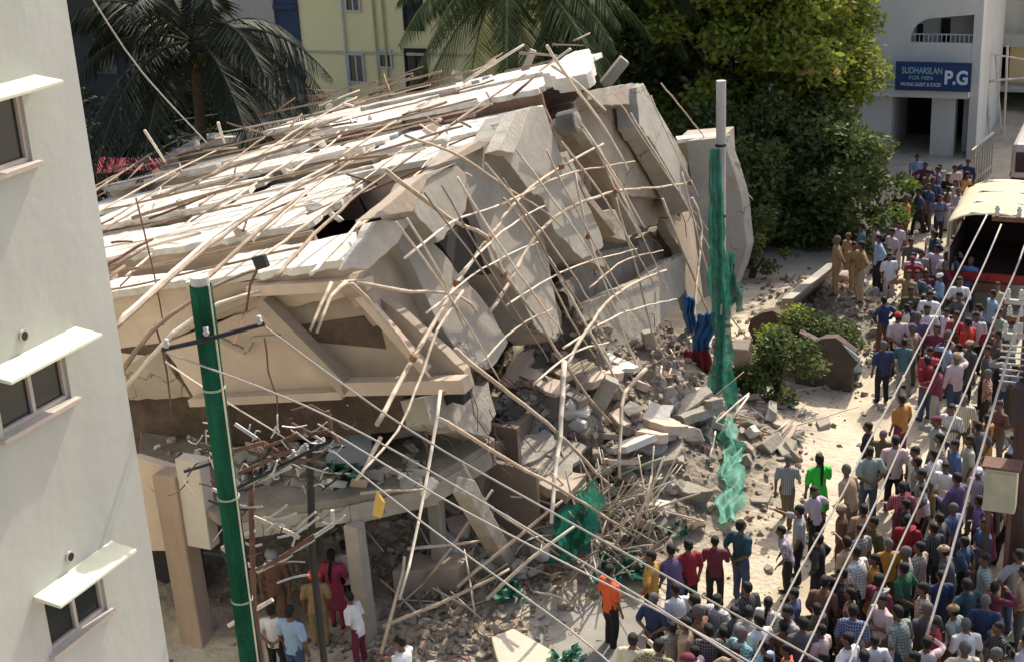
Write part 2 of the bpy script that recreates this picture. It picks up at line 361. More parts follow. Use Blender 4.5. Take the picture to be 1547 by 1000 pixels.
# yellow building
yc=P(722,120,62); yc=Vector((yc.x,yc.y,0)); ypl=(yc,-U)
yl=on(ypl,452,90); LW=(yc-yl).dot(V)
yb=empty('yellow_apartment_block',yc,'pale yellow apartment block with narrow windows and pipes behind the collapsed roof','building')
b=MB(); b.box(yc-V*LW/2+U*6+Z*10,V*LW,U*12,Z*20)
b.box(yc+V*3.1+U*7.6+Z*10,V*6.2,U*9,Z*20)
b.build('wall',YEL,yb)
for q in ((528,541,-25,16),(546,556,-25,16)): pass
win_on(yb,ypl,524,545,-24,17); win_on(yb,ypl,530,552,82,124); win_on(yb,ypl,575,593,77,102,bars=0,fm=GREYB)
win_on(yb,ypl,617,647,75,136,bars=1,fm=DARK,name='stair_window'); win_on(yb,ypl,613,640,-30,45,bars=1,fm=DARK,name='stair_window')
b=MB(); 
for py in (78,): 
    a=on(ypl,452,py); b.box(Vector((0,0,0))+yc-V*LW/2-U*.03+Z*a.z,V*LW,U*.07,Z*.12)
b.build('string_course',mat('yellow_trim',(.62,.57,.34)),yb)
for px in (583,569,522):
    b=MB(); a=on(ypl,px,60); a=a-U*.09; b.tube([Vector((a.x,a.y,0)),Vector((a.x,a.y,20))],.055,8); b.build('drain_pipe',mat('ochre_pipe',(.6,.55,.25)) if px!=522 else GREYB,yb)
ypl2=(yc+U*3.1,-U)
win_on(yb,ypl2,680,712,72,112,bars=1)
# grey building with navy stair strip, left of it
gc=P(458,120,65.5); gc=Vector((gc.x,gc.y,0)); gpl=(gc,-U)
gl=on(gpl,345,120); GW=(gc-gl).dot(V); nv=(gc-on(gpl,424,120)).dot(V)
gb=empty('grey_apartment_block',gc,'grey plastered block with a navy panelled strip and peeling patches behind the palm','building')
b=MB(); b.box(gc-V*(nv+(GW-nv)/2)+U*5+Z*9,V*(GW-nv),U*10,Z*18); b.build('wall',mat('dull_grey_wall',(.50,.44,.36),noise_amt=.3,scale=.7,bump=.2,streak=True),gb)
b=MB(); b.box(gc-V*nv/2+U*5.1+Z*9,V*nv,U*10,Z*18)
for z in (3.2,6.4,9.6,12.8): b.box(gc-V*nv/2+Z*z+U*.05,V*nv,U*.2,Z*.18)
b.build('panel_strip',NAVY,gb)
win_on(gb,gpl,421,437,78,128,bars=0,fm=mat('pale_frame',(.6,.58,.5)))
a=on(gpl,375,60); b=MB(); 
b.box(a-U*.03+Z*-2,V*.9,U*.06,Z*3.2); b.build('peeled_patch',mat('bare_brown_patch',(.28,.19,.14),noise_amt=.4),gb)
# building far left behind the palm, its shade painted into the wall colour
dc=P(352,150,69); dc=Vector((dc.x,dc.y,0)); 
db=empty('dark_brick_building',dc,'dark building with deep shade painted into its wall, behind the left palm tree','building')
b=MB(); b.box(dc-V*15+U*5+Z*8,V*30,U*10,Z*16); b.build('wall',mat('painted_shade_wall',(.05,.052,.045),noise_amt=.5,scale=.6,bump=.3),db)
dpl=(dc,-U)
for q in ((150,178,60,110),(200,226,56,104),(300,330,150,200),(250,276,52,98)): win_on(db,dpl,*q,bars=1,fm=mat('dim_frame',(.10,.11,.11)))
# PG building
pc_=P(1478,150,57); pc_=Vector((pc_.x,pc_.y,0)); ppl=(pc_,-U)
pb=empty('hostel_building',pc_,'white three storey hostel with an arched balcony above the blue sign board','building')
def PW(px,py): p=on(ppl,px,py); return (p-pc_).dot(V),p.z
xl=PW(1310,60)[0]
zc=PW(1420,134)[1]      # canopy underside level
zb0=PW(1420,92)[1]; zb1=PW(1420,28)[1]
bx0=PW(1375,60)[0]; bx1=PW(1470,60)[0]
b=MB()
def pbox(b,x0,x1,z0,z1,y0,y1,mi=0): b.box(pc_+V*(x0+x1)/2+Z*(z0+z1)/2+U*(y0+y1)/2,V*(x1-x0),U*(y1-y0),Z*(z1-z0),mi)
pbox(b,xl-8,bx0,zc,16,0,8); pbox(b,bx1,0,0,16,0,8)
# arched lintel above balcony
arc=[pc_+V*bx0+Z*16,pc_+V*bx0+Z*(zb1-.9)]
for k in range(7):
    th=math.pi/2*k/6; arc.append(pc_+V*(bx0+.9-.9*math.cos(th))+Z*(zb1-.9+.9*math.sin(th)))
arc+=[pc_+V*bx1+Z*(zb1+.15),pc_+V*bx1+Z*16]
b.prism(arc,U*.25)
pbox(b,bx0,bx1,zb0-.02,zb0+.7,.02,.2)     # parapet
pbox(b,bx0,bx1,zc,zb0-.02,.004,8)
pbox(b,bx0-.1,bx1+.1,zc,16,1.6,8)
c0=PW(1404,200)[0]; c1=PW(1440,200)[0]; z0=PW(1420,220)[1]
pbox(b,c0,c1,0,zc,.3,1.0)
pbox(b,PW(1448,200)[0],bx1,0,zc,1.2,6); pbox(b,xl-8,PW(1345,200)[0],0,zc,.1,6)
b.build('wall',mat('hostel_wall_paint',(.70,.67,.58),noise_amt=.14,scale=.8,bump=.1,streak=True),pb)
b=MB(); pbox(b,xl,bx1,zc-.3,zc+.12,-.5,.0); b.build('canopy',mat('hostel_wall_paint',(.72,.70,.63)),pb)
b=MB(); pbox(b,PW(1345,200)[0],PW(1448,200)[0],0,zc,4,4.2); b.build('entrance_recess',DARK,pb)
for q in ((1378,1391,38,88),(1423,1433,30,62)):
    o_=(pc_+U*(1.6 if q[0]>1400 else 1.6),-U); win_on(pb,o_,*q,bars=0,fm=DARK)
b=MB()
for k in range(15):
    x=bx0+(bx1-bx0)*k/14; b.tube([pc_+V*x+Z*(zb0+.7)+U*.1,pc_+V*x+Z*(zb0+1.0)+U*.1],.02,5)
b.bar(pc_+V*bx0+Z*(zb0+1.02)+U*.1,pc_+V*bx1+Z*(zb0+1.02)+U*.1,.05,.05); b.build('railing',STEEL,pb)
b=MB(); pbox(b,bx0+1.0,bx0+1.15,0,2.2,1.1,1.2)
# sign board
s0=PW(1359,112); s1=PW(1469,105); zs0=PW(1415,131)[1]; zs1=PW(1415,93)[1]
sgn=empty('sign_board',pc_+V*(s0[0]+s1[0])/2+Z*zs0-U*.6,'blue hostel sign board with large white letters P.G above the entrance','sign')
b=MB(); pbox(b,s0[0],s1[0],zs0,zs1,-.66,-.56); b.build('panel',mat('sign_blue',(.03,.07,.19),noise_amt=.2,scale=1.5,bump=0,rough=.4),sgn)
b=MB()
for(x0,x1,z0,z1) in ((s0[0]-.05,s1[0]+.05,zs0-.06,zs0),(s0[0]-.05,s1[0]+.05,zs1,zs1+.06),(s0[0]-.05,s0[0],zs0,zs1),(s1[0],s1[0]+.05,zs0,zs1)): pbox(b,x0,x1,z0,z1,-.68,-.54)
b.build('frame',NAVY,sgn)
SW=s1[0]-s0[0]; SH=zs1-zs0
LET=mat('sign_white',(.72,.78,.78),noise_amt=.1,bump=0); LET2=mat('sign_pale_green',(.35,.55,.52),noise_amt=.1,bump=0)
def text(par,body,xf,zf,hf,m,wf,bold=0):
    cu=bpy.data.curves.new('lettering','FONT'); cu.body=body; cu.size=1; cu.extrude=.02; cu.offset=bold
    o=bpy.data.objects.new('lettering',cu); COL.objects.link(o)
    bpy.context.view_layer.update(); dx=max(o.dimensions.x,.1); dy=max(o.dimensions.y,.1)
    loc=pc_+V*(s0[0]+SW*xf)+Z*(zs0+SH*zf)-U*.69
    M=Matrix(((V.x*SW*wf/dx,0,-U.x,loc.x),(V.y*SW*wf/dx,0,-U.y,loc.y),(0,SH*hf/dy,0,loc.z),(0,0,0,1)))
    cu.materials.append(m); bpy.context.view_layer.update(); me=bpy.data.meshes.new_from_object(o); bpy.data.objects.remove(o); o=bpy.data.objects.new('lettering',me); COL.objects.link(o); o.parent=par; o.matrix_parent_inverse=Matrix.Translation(par.location).inverted(); o.matrix_basis=M
text(sgn,'SUDHARSLAN',.07,.62,.25,LET2,.55,.01); text(sgn,'FOR MEN',.17,.38,.15,LET2,.32); text(sgn,'PAYING GUEST & FOOD',.06,.12,.14,LET,.55); text(sgn,'P.G',.655,.24,.56,LET,.31,.03)
# far right building with balconies
fc=P(1484,80,66); fc=Vector((fc.x,fc.y,0)); fb=empty('balcony_building',fc,'weathered grey and ochre building with deep balconies right of the hostel','building')
b=MB(); fpl=(fc,-U)
def FB(px,py): p=on(fpl,px,py); return (p-fc).dot(V),p.z
def fbox(b,x0,x1,z0,z1,y0,y1): b.box(fc+V*(x0+x1)/2+Z*(z0+z1)/2+U*(y0+y1)/2,V*(x1-x0),U*(y1-y0),Z*(z1-z0))
xe=FB(1600,80)[0]+4; zA=FB(1520,50)[1]; zB=FB(1520,128)[1]; zC=FB(1520,190)[1]
fbox(b,0,xe,zA,zA+3.2,0,6); fbox(b,0,xe,zA-.5,zA,-.8,6); fbox(b,-.6,.4,0,zA-.5,0,6); fbox(b,0,xe,zB-.25,zB,-.5,6); fbox(b,0,xe,zA+3.2,18,.6,6); fbox(b,.4,xe,zC-.2,zC,-.4,5)
b.build('wall',mat('weathered_render',(.50,.49,.43),noise_amt=.3,scale=.8,bump=.2,streak=True),fb)
b=MB(); x2=FB(1524,90)[0]; fbox(b,x2,xe,zB,zA-.5,.4,5); fbox(b,x2+1,xe,0,zC-.2,1,5); b.build('ochre_wall',mat('ochre_wall_paint',(.62,.50,.28),noise_amt=.15,scale=1),fb)
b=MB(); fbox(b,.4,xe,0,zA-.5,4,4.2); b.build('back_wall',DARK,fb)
# bamboo scaffold in front of it
for k,(a,c) in enumerate((((1478,60),(1487,215)),((1505,85),(1512,200)),((1522,70),(1516,230)),((1495,215),(1490,60)))):
    bamboo([P(a[0],a[1],60),P((a[0]+c[0])/2,(a[1]+c[1])/2,60),P(c[0],c[1],60)],.07,'upright bamboo scaffold pole beside the hostel '+('at its right corner','in front of dark balcony','crossing the ochre wall','leaning on the balcony slab')[k],'bamboo scaffold poles by the hostel',BAMBP)
bamboo([P(1478,78,60),P(1510,84,60),P(1560,92,60)],.06,'level bamboo scaffold rail tied below the top balcony','bamboo scaffold poles by the hostel',BAMBP)
bamboo([P(1490,124,60),P(1520,120,60),P(1560,118,60)],.06,'level bamboo scaffold rail tied at the middle balcony','bamboo scaffold poles by the hostel',BAMBP)
# fence/gate white railing near hostel
fo=empty('metal_gate',G(1478,285),'cream metal gate standing open between hostel and truck','gate'); b=MB()
a,c=G(1465,292),G(1497,262)
for k in range(9): p=a.lerp(c,k/8); b.tube([p,p+Z*1.6],.03,5)
b.bar(a+Z*1.6,c+Z*1.6,.07,.07); b.bar(a+Z*.3,c+Z*.3,.06,.06); b.build('bars',mat('cream_paint',(.68,.64,.5)),fo)
# boundary wall behind tree base, left distant
b=MB(); a,c=G(1020,330),G(1330,300)
wl=b; 
b.prism([G(905,300),G(1230,330),G(1230,330)+Z*1.7,G(905,300)+Z*1.7],U*.2); tag(b.build('compound_wall',mat('dull_compound_wall',(.3,.28,.24),noise_amt=.4,scale=1),bevel=.02),'low grey compound wall in shade behind the collapsed building','wall')
# ================================================================== THE COLLAPSED BUILDING
rg=random.Random(11)
RP=plane(P(170,480,26.5),P(550,425,24),P(890,75,42))        # tilted roof
SP=plane(P(550,425,24),P(970,130,39),P(700,590,25.7))       # street side, leaning outward
_a=P(400,440,25); FP=plane(_a,_a+V,_a+Z)
if FP[1].dot(U)>0: FP=(FP[0],-FP[1])
cb=empty('collapsed_building',Vector((-1.5,28,0)),'collapsed concrete apartment building tipped on its side with its floors pancaked towards the street','building')
def slab(name,pl,px,off,th,m,amp=.06,step=.2,par=cb,bev=.012,dirv=None,inner=None):
    poly=[on(pl,x,y,off) for x,y in px]
    poly=jag(poly,amp,step,rg) if amp else poly
    b=MB(); b.prism(poly,(dirv or -pl[1])*th,0,1 if inner else None); return b.build(name,[m,inner] if inner else m,par,bevel=bev)
# deep core under the roof (the crushed rooms), seen only as dark or brown gaps between slabs
fr=on(RP,552,425); fl=on(RP,170,480); br=on(RP,892,88); rn=RP[1]
uv_=(br-fr); vv=(fl-fr); vl=vv.length; vv=vv.normalized(); ul=uv_.length; uu=uv_.normalized()
WB=14.0
b=MB()
def RQ(u,v,o=0): return fr+uu*u+vv*v+rn*o
b.prism([RQ(.3,.2,-.75),RQ(ul-.3,.2,-.75),RQ(ul-.3,WB,-.75),RQ(.3,WB,-.75)],rn*-2.3)
b.build('crushed_storey_and_shade',[mat('crushed_brown',(.16,.11,.08),noise_amt=.5,scale=3,bump=1)],cb)
# stepped roof terraces: each row a lit slab, a peach riser facing the street corner, broken into panels
rows=[(.0,2.1),(2.8,2.9),(5.95,2.8),(9.0,2.8),(12.0,2.8),(15.0,2.9),(18.1,2.4)]
rows=[r for r in rows if r[0]+1<ul]
for i,(u0,d) in enumerate(rows):
    v=-.1 if i else 0.2
    k=0
    while v<WB:
        wv=rg.uniform(2.6,5.0); v1=min(v+wv,WB+.4)
        if i==1 and k==0: v+=2.5; k+=1; continue         # the hole
        lift=rg.uniform(-.18,.12)+.1*(k==0); tilt=rg.uniform(-.12,.16); sk=rg.uniform(-.25,.25); gap=rg.uniform(.02,.12)
        n0,n1=.36+lift,.05+lift+tilt
        A=RQ(u0+sk,v+gap,n0); B=RQ(u0+sk*.4,v1,n0+rg.uniform(-.12,.12)); C=RQ(u0+d+rg.uniform(-.1,.45),v1,n1); D=RQ(u0+d+rg.uniform(-.1,.45),v+gap,n1)
        poly=jag([A,B,C,D],.11,.22,rg)
        bb=MB(); bb.prism(poly,rn*-.15); o=bb.build('roof_slab',PLASTER,cb,bevel=.015)
        # riser wall under the raised near edge
        bb=MB(); pr=[A+uu*.12-rn*.151,B+uu*.12-rn*.151,B+uu*.25-rn*rg.uniform(.75,1.0),A+uu*.25-rn*rg.uniform(.75,1.0)]
        bb.prism(jag(pr,.05,.35,rg),uu*.14); bb.build('parapet_wall',rg.choice((PEACH,PEACH,TAN,BRICK)),cb,bevel=.01)
        v=v1; k+=1
# big rear chunk and its posts
slab('roof_slab',RP,[(818,108),(868,78),(890,74),(896,92),(885,112),(840,120)],.9,.35,PLASTER,.12,.3)
# ---- street side fins
def fin(px,off,th,m,**k): return slab(k.pop('name','wall_panel'),SP,px,off,th,m,**k)
fin([(550,425),(600,350),(690,250),(760,225),(960,128),(1030,310),(1000,400),(900,480),(840,515),(765,520),(700,560)],-1.6,.5,DARK,name='crushed_storey_and_shade',amp=.2)
A1=.35
fin([(622,335),(668,380),(735,460),(768,517),(752,545),(738,558),(700,545),(676,508),(655,474),(628,410),(600,365)],A1,.9,GREYWALL)
CAPP=mat('dusty_cap_plaster',(.56,.51,.43),noise_amt=.3,scale=2,bump=.4)
fin([(533,405),(570,334),(622,330),(601,368),(556,407)],A1+.15,.3,CAPP,name='parapet_cap',amp=.05)
fin([(663,366),(704,330),(722,342),(750,412),(696,418)],.36,.2,DARK,name='painted_dark_gap',amp=.03)  # near-black panel painting the shade of a gap between the fins
fin([(762,505),(860,475),(1000,500),(960,570),(860,640),(775,620)],-2.3,.3,DARK,name='crushed_storey_and_shade',amp=.2)  # dark sheet, paints the deep shade below the fins
fin([(536,428),(600,368),(628,410),(655,474),(700,546),(712,585),(640,545),(585,480)],.05,.4,TAN)
fin([(625,319),(645,268),(688,248),(703,262),(709,285),(704,318),(684,345),(661,367)],.75,.7,GREYWALL)
fin([(560,330),(640,264),(690,246),(645,272),(624,320)],.8,.3,TAN,name='parapet_cap',amp=.03)
fin([(700,238),(724,214),(748,214),(775,250),(802,292),(823,365),(832,411),(846,490),(840,513),(810,497),(777,433),(744,398),(724,340),(708,300)],.55,.9,GREYWALL)
fin([(660,250),(724,212),(748,214),(700,238)],.8,.25,TAN,name='parapet_cap',amp=.02)
fin([(752,228),(784,168),(822,162),(846,232),(866,262),(905,345),(912,372),(880,392),(838,350),(820,300),(800,290),(772,250)],.85,.8,GREYWALL)
fin([(752,228),(780,168),(800,164),(788,205),(776,232)],1.15,.3,CAPP,name='parapet_cap',amp=.02)
fin([(858,186),(900,150),(968,150),(985,200),(1028,290),(1040,300),(935,296),(905,250)],.1,.4,TAN)
fin([(896,150),(905,134),(965,126),(972,140),(968,158),(905,160)],.6,.5,CONC,name='parapet_cap',amp=.03)
fin([(962,132),(972,126),(990,160),(1022,215),(1046,262),(1062,312),(1040,318),(1024,282),(985,215),(966,190)],.8,.6,GREYWALL)
for q in (((868,190),(900,235),(930,290),(956,352)),((846,235),(880,300),(922,352)),((820,300),(865,385),(905,400))):
    for i in range(len(q)-1):
        b=MB(); b.bar(on(SP,*q[i],.62),on(SP,*q[i+1],.62),.22,.3,upd=SP[1]); b.build('beam',TAN if i%2 else CONC,cb,bevel=.02)
fin([(884,330),(932,318),(960,352),(948,366),(905,352)],.3,.3,CONC,amp=.12,step=.25)
fin([(930,300),(1040,300),(1050,340),(1010,330),(960,345)],-.2,.3,TAN,amp=.15,step=.3)
fin([(866,470),(900,452),(925,440),(975,420),(1000,398),(1036,382),(1036,438),(1000,486),(965,530),(934,550),(898,532),(874,500)],.2,.35,CONC,amp=.08)
fin([(1000,330),(1050,320),(1062,380),(1064,450),(1045,470),(1036,438),(1030,380)],-.1,.3,TAN,amp=.1)
fin([(880,385),(960,372),(1010,340),(1030,385),(1000,400),(925,442),(866,470),(850,440)],-.7,.3,CONCD,amp=.15)
# broken lower edges of the fins
fin([(693,585),(738,575),(750,625),(735,662),(700,650),(650,640),(640,600)],.25,.5,CONC,amp=.08)
fin([(776,432),(812,498),(842,515),(848,470),(830,440)],.2,.5,CONC,amp=.1)
# ---- front face (facing the camera)
def fr_(name,px,off,th,m,**k): return slab(name,FP,px,off,th,m,**k)
fr_('crushed_storey_and_shade',[(150,480),(385,440),(548,430),(700,585),(700,612),(190,622),(160,560)],-.9,.4,DARK,amp=.1)
fr_('wall_panel',[(396,452),(530,438),(640,568),(532,574)],-.3,.2,TAN,amp=0)
fr_('wall_panel',[(246,520),(330,488),(398,462),(520,588),(380,604),(292,600)],-.12,.2,PEACH,amp=.03)
fr_('wall_panel',[(158,478),(386,436),(392,462),(300,494),(244,520),(196,570),(160,560)],-.35,.2,PEACH,amp=.03)
fr_('wall_panel',[(176,560),(240,524),(288,600),(196,604)],-.3,.2,TAN,amp=.06)
fr_('wall_panel',[(545,428),(600,470),(700,560),(708,588),(642,570)],-.16,.25,TAN,amp=.03)
def fbar(name,a,c,off,w_,h_,m):
    b=MB(); b.bar(on(FP,*a,off),on(FP,*c,off),w_,h_,upd=Z if abs(a[0]-c[0])>abs(a[1]-c[1])*.3 else U); return b.build(name,m,cb,bevel=.015)
fbar('beam',(378,438),(560,428),.12,.26,.2,PEACH)
fbar('beam',(398,456),(530,590),.1,.3,.26,TAN)
fbar('beam',(532,432),(645,560),.1,.2,.16,PEACH)
fbar('beam',(522,584),(706,580),.1,.3,.26,PEACH)
fbar('beam',(290,606),(520,594),.05,.24,.16,PEACH)
fbar('beam',(300,480),(392,440),.05,.2,.2,TAN)
fbar('beam',(332,512),(372,532),.1,.1,.1,TAN); fbar('beam',(372,530),(382,512),.12,.1,.1,TAN); fbar('beam',(382,512),(440,508),.12,.1,.1,TAN)
# side wall continuing left of the front corner, behind the white building
fr_('wall_panel',[(60,500),(160,478),(200,640),(60,660)],-.6,.3,PEACH,amp=0)
# ---- intact ground storey: slab, beams, columns
zt=3.05
def GQ(px,py,z): return G(px,py,z)
deck=[GQ(212,690,zt),GQ(330,782,zt),GQ(520,752,zt),GQ(652,722,zt),GQ(748,662,zt),GQ(700,640,zt),GQ(210,600,zt)]
b=MB(); b.prism(jag(deck,.05,.5,rg),Z*-.16); b.build('floor_slab',CONCD,cb,bevel=.02)
def wbar(name,a,c,z0,z1,wd,m):
    A,C=Vector((a.x,a.y,(z0+z1)/2)),Vector((c.x,c.y,(z0+z1)/2)); b=MB(); b.bar(A,C,wd,z1-z0); return b.build(name,m,cb,bevel=.02)
wbar('beam',deck[1]+U*.14,deck[2]+U*.14,zt-.5,zt-.165,.24,CONC)
wbar('beam',deck[2]+U*.12,deck[3]+U*.12,zt-.55,zt-.165,.24,CONC)
wbar('beam',deck[3]-V*.1,deck[4]-V*.1,zt-.55,zt-.165,.24,CONC)
def col(name,pt,pb,zb,w_,m,zt_=None):
    """column through pixel top pt at height zt_, standing at pixel bottom pb"""
    A=pt; B=pb; b=MB(); b.bar(B,A,w_,w_,upd=V); return b.build(name,m,cb,bevel=.03)
k1=GQ(533,775,zt-.3); col('column',Vector((k1.x,k1.y,zt-.5)),Vector((k1.x+.05,k1.y,0)),0,.30,CONC)
k2=GQ(618,752,zt-.3)+U*1.0; col('column',Vector((k2.x,k2.y,zt-.5)),Vector((k2.x,k2.y,0)),0,.26,CONC)
k3=on(FP,722,712,0)-U*.6; col('column',k3,G(768,858,.35),0,.33,CONC)
b=MB(); b.prism([Vector((k2.x,k2.y,0))+V*a_+U*1.4+Z*c_ for a_,c_ in ((.1,0),(1.5,0),(1.5,2.4),(.1,2.5))],U*.15); b.build('wall_panel',mat('brown_plaster',(.22,.17,.13),noise_amt=.3,scale=1.2,bump=.3),cb,bevel=.02)
b=MB(); q=Vector((k1.x,k1.y,0))+U*4.0; b.prism([q-V*5,q+V*1.5,q+V*1.5+Z*2.9,q-V*5+Z*2.9],U*.15); b.build('wall_panel',mat('brown_plaster',(.22,.17,.13)),cb)
# peach corner wall with wide column and white box, left
def Yp(px,py,D): return P(px,py,D)
b=MB(); q=[P(200,690,24.3),P(262,708,24.0),P(275,832,24.0),P(214,832,24.3)]
q=[Vector((p.x,p.y,p.z)) for p in q]; b.prism(q,U*.2); b.build('wall_panel',PEACH,cb,bevel=.02)
b=MB(); A=P(258,712,23.8); b.bar(Vector((A.x+.05,A.y,-.0)),Vector((A.x-.02,A.y,A.z)),.5,.42,upd=U); b.build('column',mat('peach_column',(.56,.42,.31),noise_amt=.45,scale=1.0,bump=.3,streak=True),cb,bevel=.03)
b=MB(); A=P(296,690,23.6); B=P(298,822,23.6); b.box((A+B)/2+V*.02,V*.52,U*.3,Z*(A.z-B.z)); b.build('wall_panel',mat('off_white_panel',(.55,.49,.41),noise_amt=.12,scale=2),cb,bevel=.02)
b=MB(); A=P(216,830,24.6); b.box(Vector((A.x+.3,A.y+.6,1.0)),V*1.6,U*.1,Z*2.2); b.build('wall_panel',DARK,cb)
# fragment behind the grey post and roof box
b=MB(); q=[P(1036,214,38),P(1092,208,38),P(1118,290,38),P(1128,372,38),P(1108,432,38),P(1062,452,38),P(1046,330,38)]
b.prism(jag(q,.08,.5,rg),U*.4+V*.1); b.build('wall_panel',GREYWALL,cb,bevel=.02)
b=MB(); q=[P(1022,212,39),P(1094,206,39),P(1096,246,39),P(1030,252,39)]; b.prism(q,U*1.0+Z*.05); b.build('wall_panel',TAN,cb,bevel=.02)
b=MB(); b.bar(P(1022,212,38.8),P(1096,205,38.8),.4,.12); b.build('beam',PLASTER,cb,bevel=.02)
# stub column rising from the ridge, broken plank piece
b=MB(); b.bar(P(912,130,41),P(944,90,41),.42,.3); b.build('broken_column',CONC,cb,bevel=.03)
b=MB(); b.bar(P(788,118,42),P(806,76,42),.2,.2); b.build('broken_column',CONC,cb,bevel=.02)
# drum (pipe opening) at the ridge
b=MB(); a=on(SP,847,188,.9); b.tube([a,a+SP[1]*.4],.26,14); d_=b.build('water_drum',mat('dusty_drum',(.2,.19,.17),noise_amt=.4),cb)
b=MB(); b.tube([a+SP[1]*.4,a+SP[1]*.41],.2,14); b.build('drum_lid',CONC,d_)
rebr=random.Random(8)
for k in range(46):      # torn reinforcement at the broken edges
    x,y=rebr.choice(((768,517),(738,558),(700,560),(840,513),(846,490),(750,625),(735,660),(955,356),(905,352),(930,550),(965,530),(895,532),(1000,486),(1040,300),(640,655),(690,640),(885,380),(1036,440),(1060,312),(866,470)))
    a=on(SP,x+rebr.uniform(-18,12),y+rebr.uniform(-16,6),rebr.uniform(-.3,.6)); d=Vector((rebr.uniform(-.1,.8),rebr.uniform(-.6,.2),rebr.uniform(-1.0,.1))).normalized(); L=rebr.uniform(.3,1.0)
    b=MB(); b.tube([a,a+d*L*.4,a+d*L*.75+Vector((rebr.uniform(-.1,.1),0,-.08)),a+d*L+Vector((rebr.uniform(-.2,.2),0,-.28))],.011,4); b.build('rebar',RUST,cb)
# broken side wall added to block street side light and darken the entrance
b=MB(); q=Vector((k3.x,k3.y,0))+U*2.6-V*1.0; b.prism(jag([q,q+U*6,q+U*6+Z*2.3,q+U*3+Z*2.7,q+Z*2.6],.08,.4,rg),V*-.15); b.build('wall_panel',mat('brown_plaster',(.22,.17,.13)),cb,bevel=.02)
# ================================================================== LOOSE PIECES
def loose(name,label,cat,pts,th,m,vec=None,group=None,amp=.07,step=.35):
    n=(pts[1]-pts[0]).cross(pts[2]-pts[0]).normalized()
    if n.z<0: n=-n
    b=MB(); b.prism(jag(pts,amp,step,rg),vec or n*-th); return tag(b.build(name,m,bevel=.02),label,cat,group)
GR='large broken slabs in the rubble'
def HG(px,py,z): return G(px,py,z)
loose('concrete_slab','long broken wall slab propped up from rubble towards the khaki men','concrete slab',[HG(1178,470,.5),HG(1244,418,1.0),HG(1250,398,1.9),HG(1180,452,1.3)],.25,mat('pale_slab',(.58,.53,.42),noise_amt=.2),vec=V*.3+U*.1,group=GR)
loose('concrete_slab','square grey block wall lying on the pavement beside the entrance columns','concrete slab',[HG(594,925,.02),HG(694,912,.02),HG(692,858,1.0),HG(592,862,1.0)],.2,TAN,vec=U*.7,group=GR,amp=.03)
loose('concrete_slab','flat cream concrete slab on the ground at the bottom edge','concrete slab',[HG(742,962,.45),HG(775,948,.5),HG(850,992,.3),HG(840,1060,.2),HG(760,1030,.3)],.15,mat('cream_slab',(.62,.54,.42),noise_amt=.12),group=GR,amp=.02)
loose('concrete_slab','dark grey sheet slab lying in front of the stick pile','concrete slab',[HG(765,905,.12),HG(850,868,.12),HG(985,860,.12),HG(1000,905,.10),HG(960,1030,.1),HG(850,1040,.1),HG(830,985,.1),HG(745,945,.12)],.1,mat('dusty_grey_slab',(.34,.32,.28),noise_amt=.4,scale=.9),group=GR,amp=.04)
loose('concrete_slab','long flat slab sloping off the heap behind the loose green netting','concrete slab',[HG(1002,640,.9),HG(1040,632,.9),HG(1140,680,.35),HG(1135,700,.3),HG(1060,690,.4),HG(1000,664,.7)],.22,CONC,group=GR)
loose('concrete_slab','upright broken block leaning beside the netted stick pile','concrete slab',[HG(975,770,.1),HG(1010,790,.1),HG(1040,745,.95),HG(998,730,1.0)],.2,CONC,vec=V*.5+U*.3,group=GR)
loose('concrete_slab','white square chunk resting on the heap under the hanging wall','concrete slab',[HG(902,672,.8),HG(945,668,.8),HG(940,646,1.5),HG(905,650,1.5)],.2,PLASTER,vec=U*.4,group=GR)
loose('concrete_slab','thin white slab piece on sand, upper of two near the striped-shirt man','concrete slab',[HG(1150,668,.25),HG(1165,662,.25),HG(1206,680,.15),HG(1198,690,.12)],.14,PLASTER,group=GR)
loose('concrete_slab','thin white slab piece on sand, lower of two near the striped-shirt man','concrete slab',[HG(1152,690,.25),HG(1160,680,.25),HG(1205,694,.15),HG(1196,702,.12)],.14,PLASTER,group=GR)
loose('concrete_slab','rounded concrete lump with shadow left of the man in the striped shirt','concrete slab',[HG(1128,745,.35),HG(1145,735,.38),HG(1166,745,.35),HG(1160,758,.33),HG(1135,757,.33)],.36,CONC,group=GR)
loose('concrete_slab','white oblong slab half buried below the green net end','concrete slab',[HG(1030,738,.35),HG(1042,730,.35),HG(1080,742,.3),HG(1076,754,.28),HG(1038,750,.3)],.18,PLASTER,group=GR)
loose('concrete_slab','pale oblong block alone on sand towards the crowd','concrete slab',[HG(1180,652,.25),HG(1210,642,.25),HG(1216,650,.25),HG(1186,662,.22)],.22,CONC,group=GR)
loose('concrete_slab','small pale block alone on sand nearest the wheel tracks','concrete slab',[HG(1232,634,.2),HG(1253,628,.22),HG(1255,638,.2),HG(1238,645,.18)],.2,CONC,group=GR)
loose('concrete_slab','tilted grey floor piece on the deck between the green pole and bamboo','concrete slab',[HG(505,640,3.7),HG(555,628,3.75),HG(560,700,3.12),HG(490,712,3.12)],.12,mat('blue_grey_slab',(.34,.36,.35),noise_amt=.2),group=GR)
loose('concrete_slab','pinkish broken chunk on the deck under the front wall','concrete slab',[HG(592,665,3.1),HG(640,655,3.1),HG(630,620,3.7),HG(612,622,3.7)],.2,PEACH,vec=U*.4,group=GR)
loose('concrete_slab','leaning grey slab in the dark mound under the falling fins','concrete slab',[HG(770,660,1.6),HG(860,640,1.5),HG(800,600,2.6),HG(740,610,2.8)],.18,CONCD,group=GR)
loose('concrete_slab','wide dark slab under the hanging wall, half in shadow','concrete slab',[HG(880,640,1.3),HG(960,620,1.3),HG(930,560,2.6),HG(860,580,2.7)],.18,CONCD,group=GR)
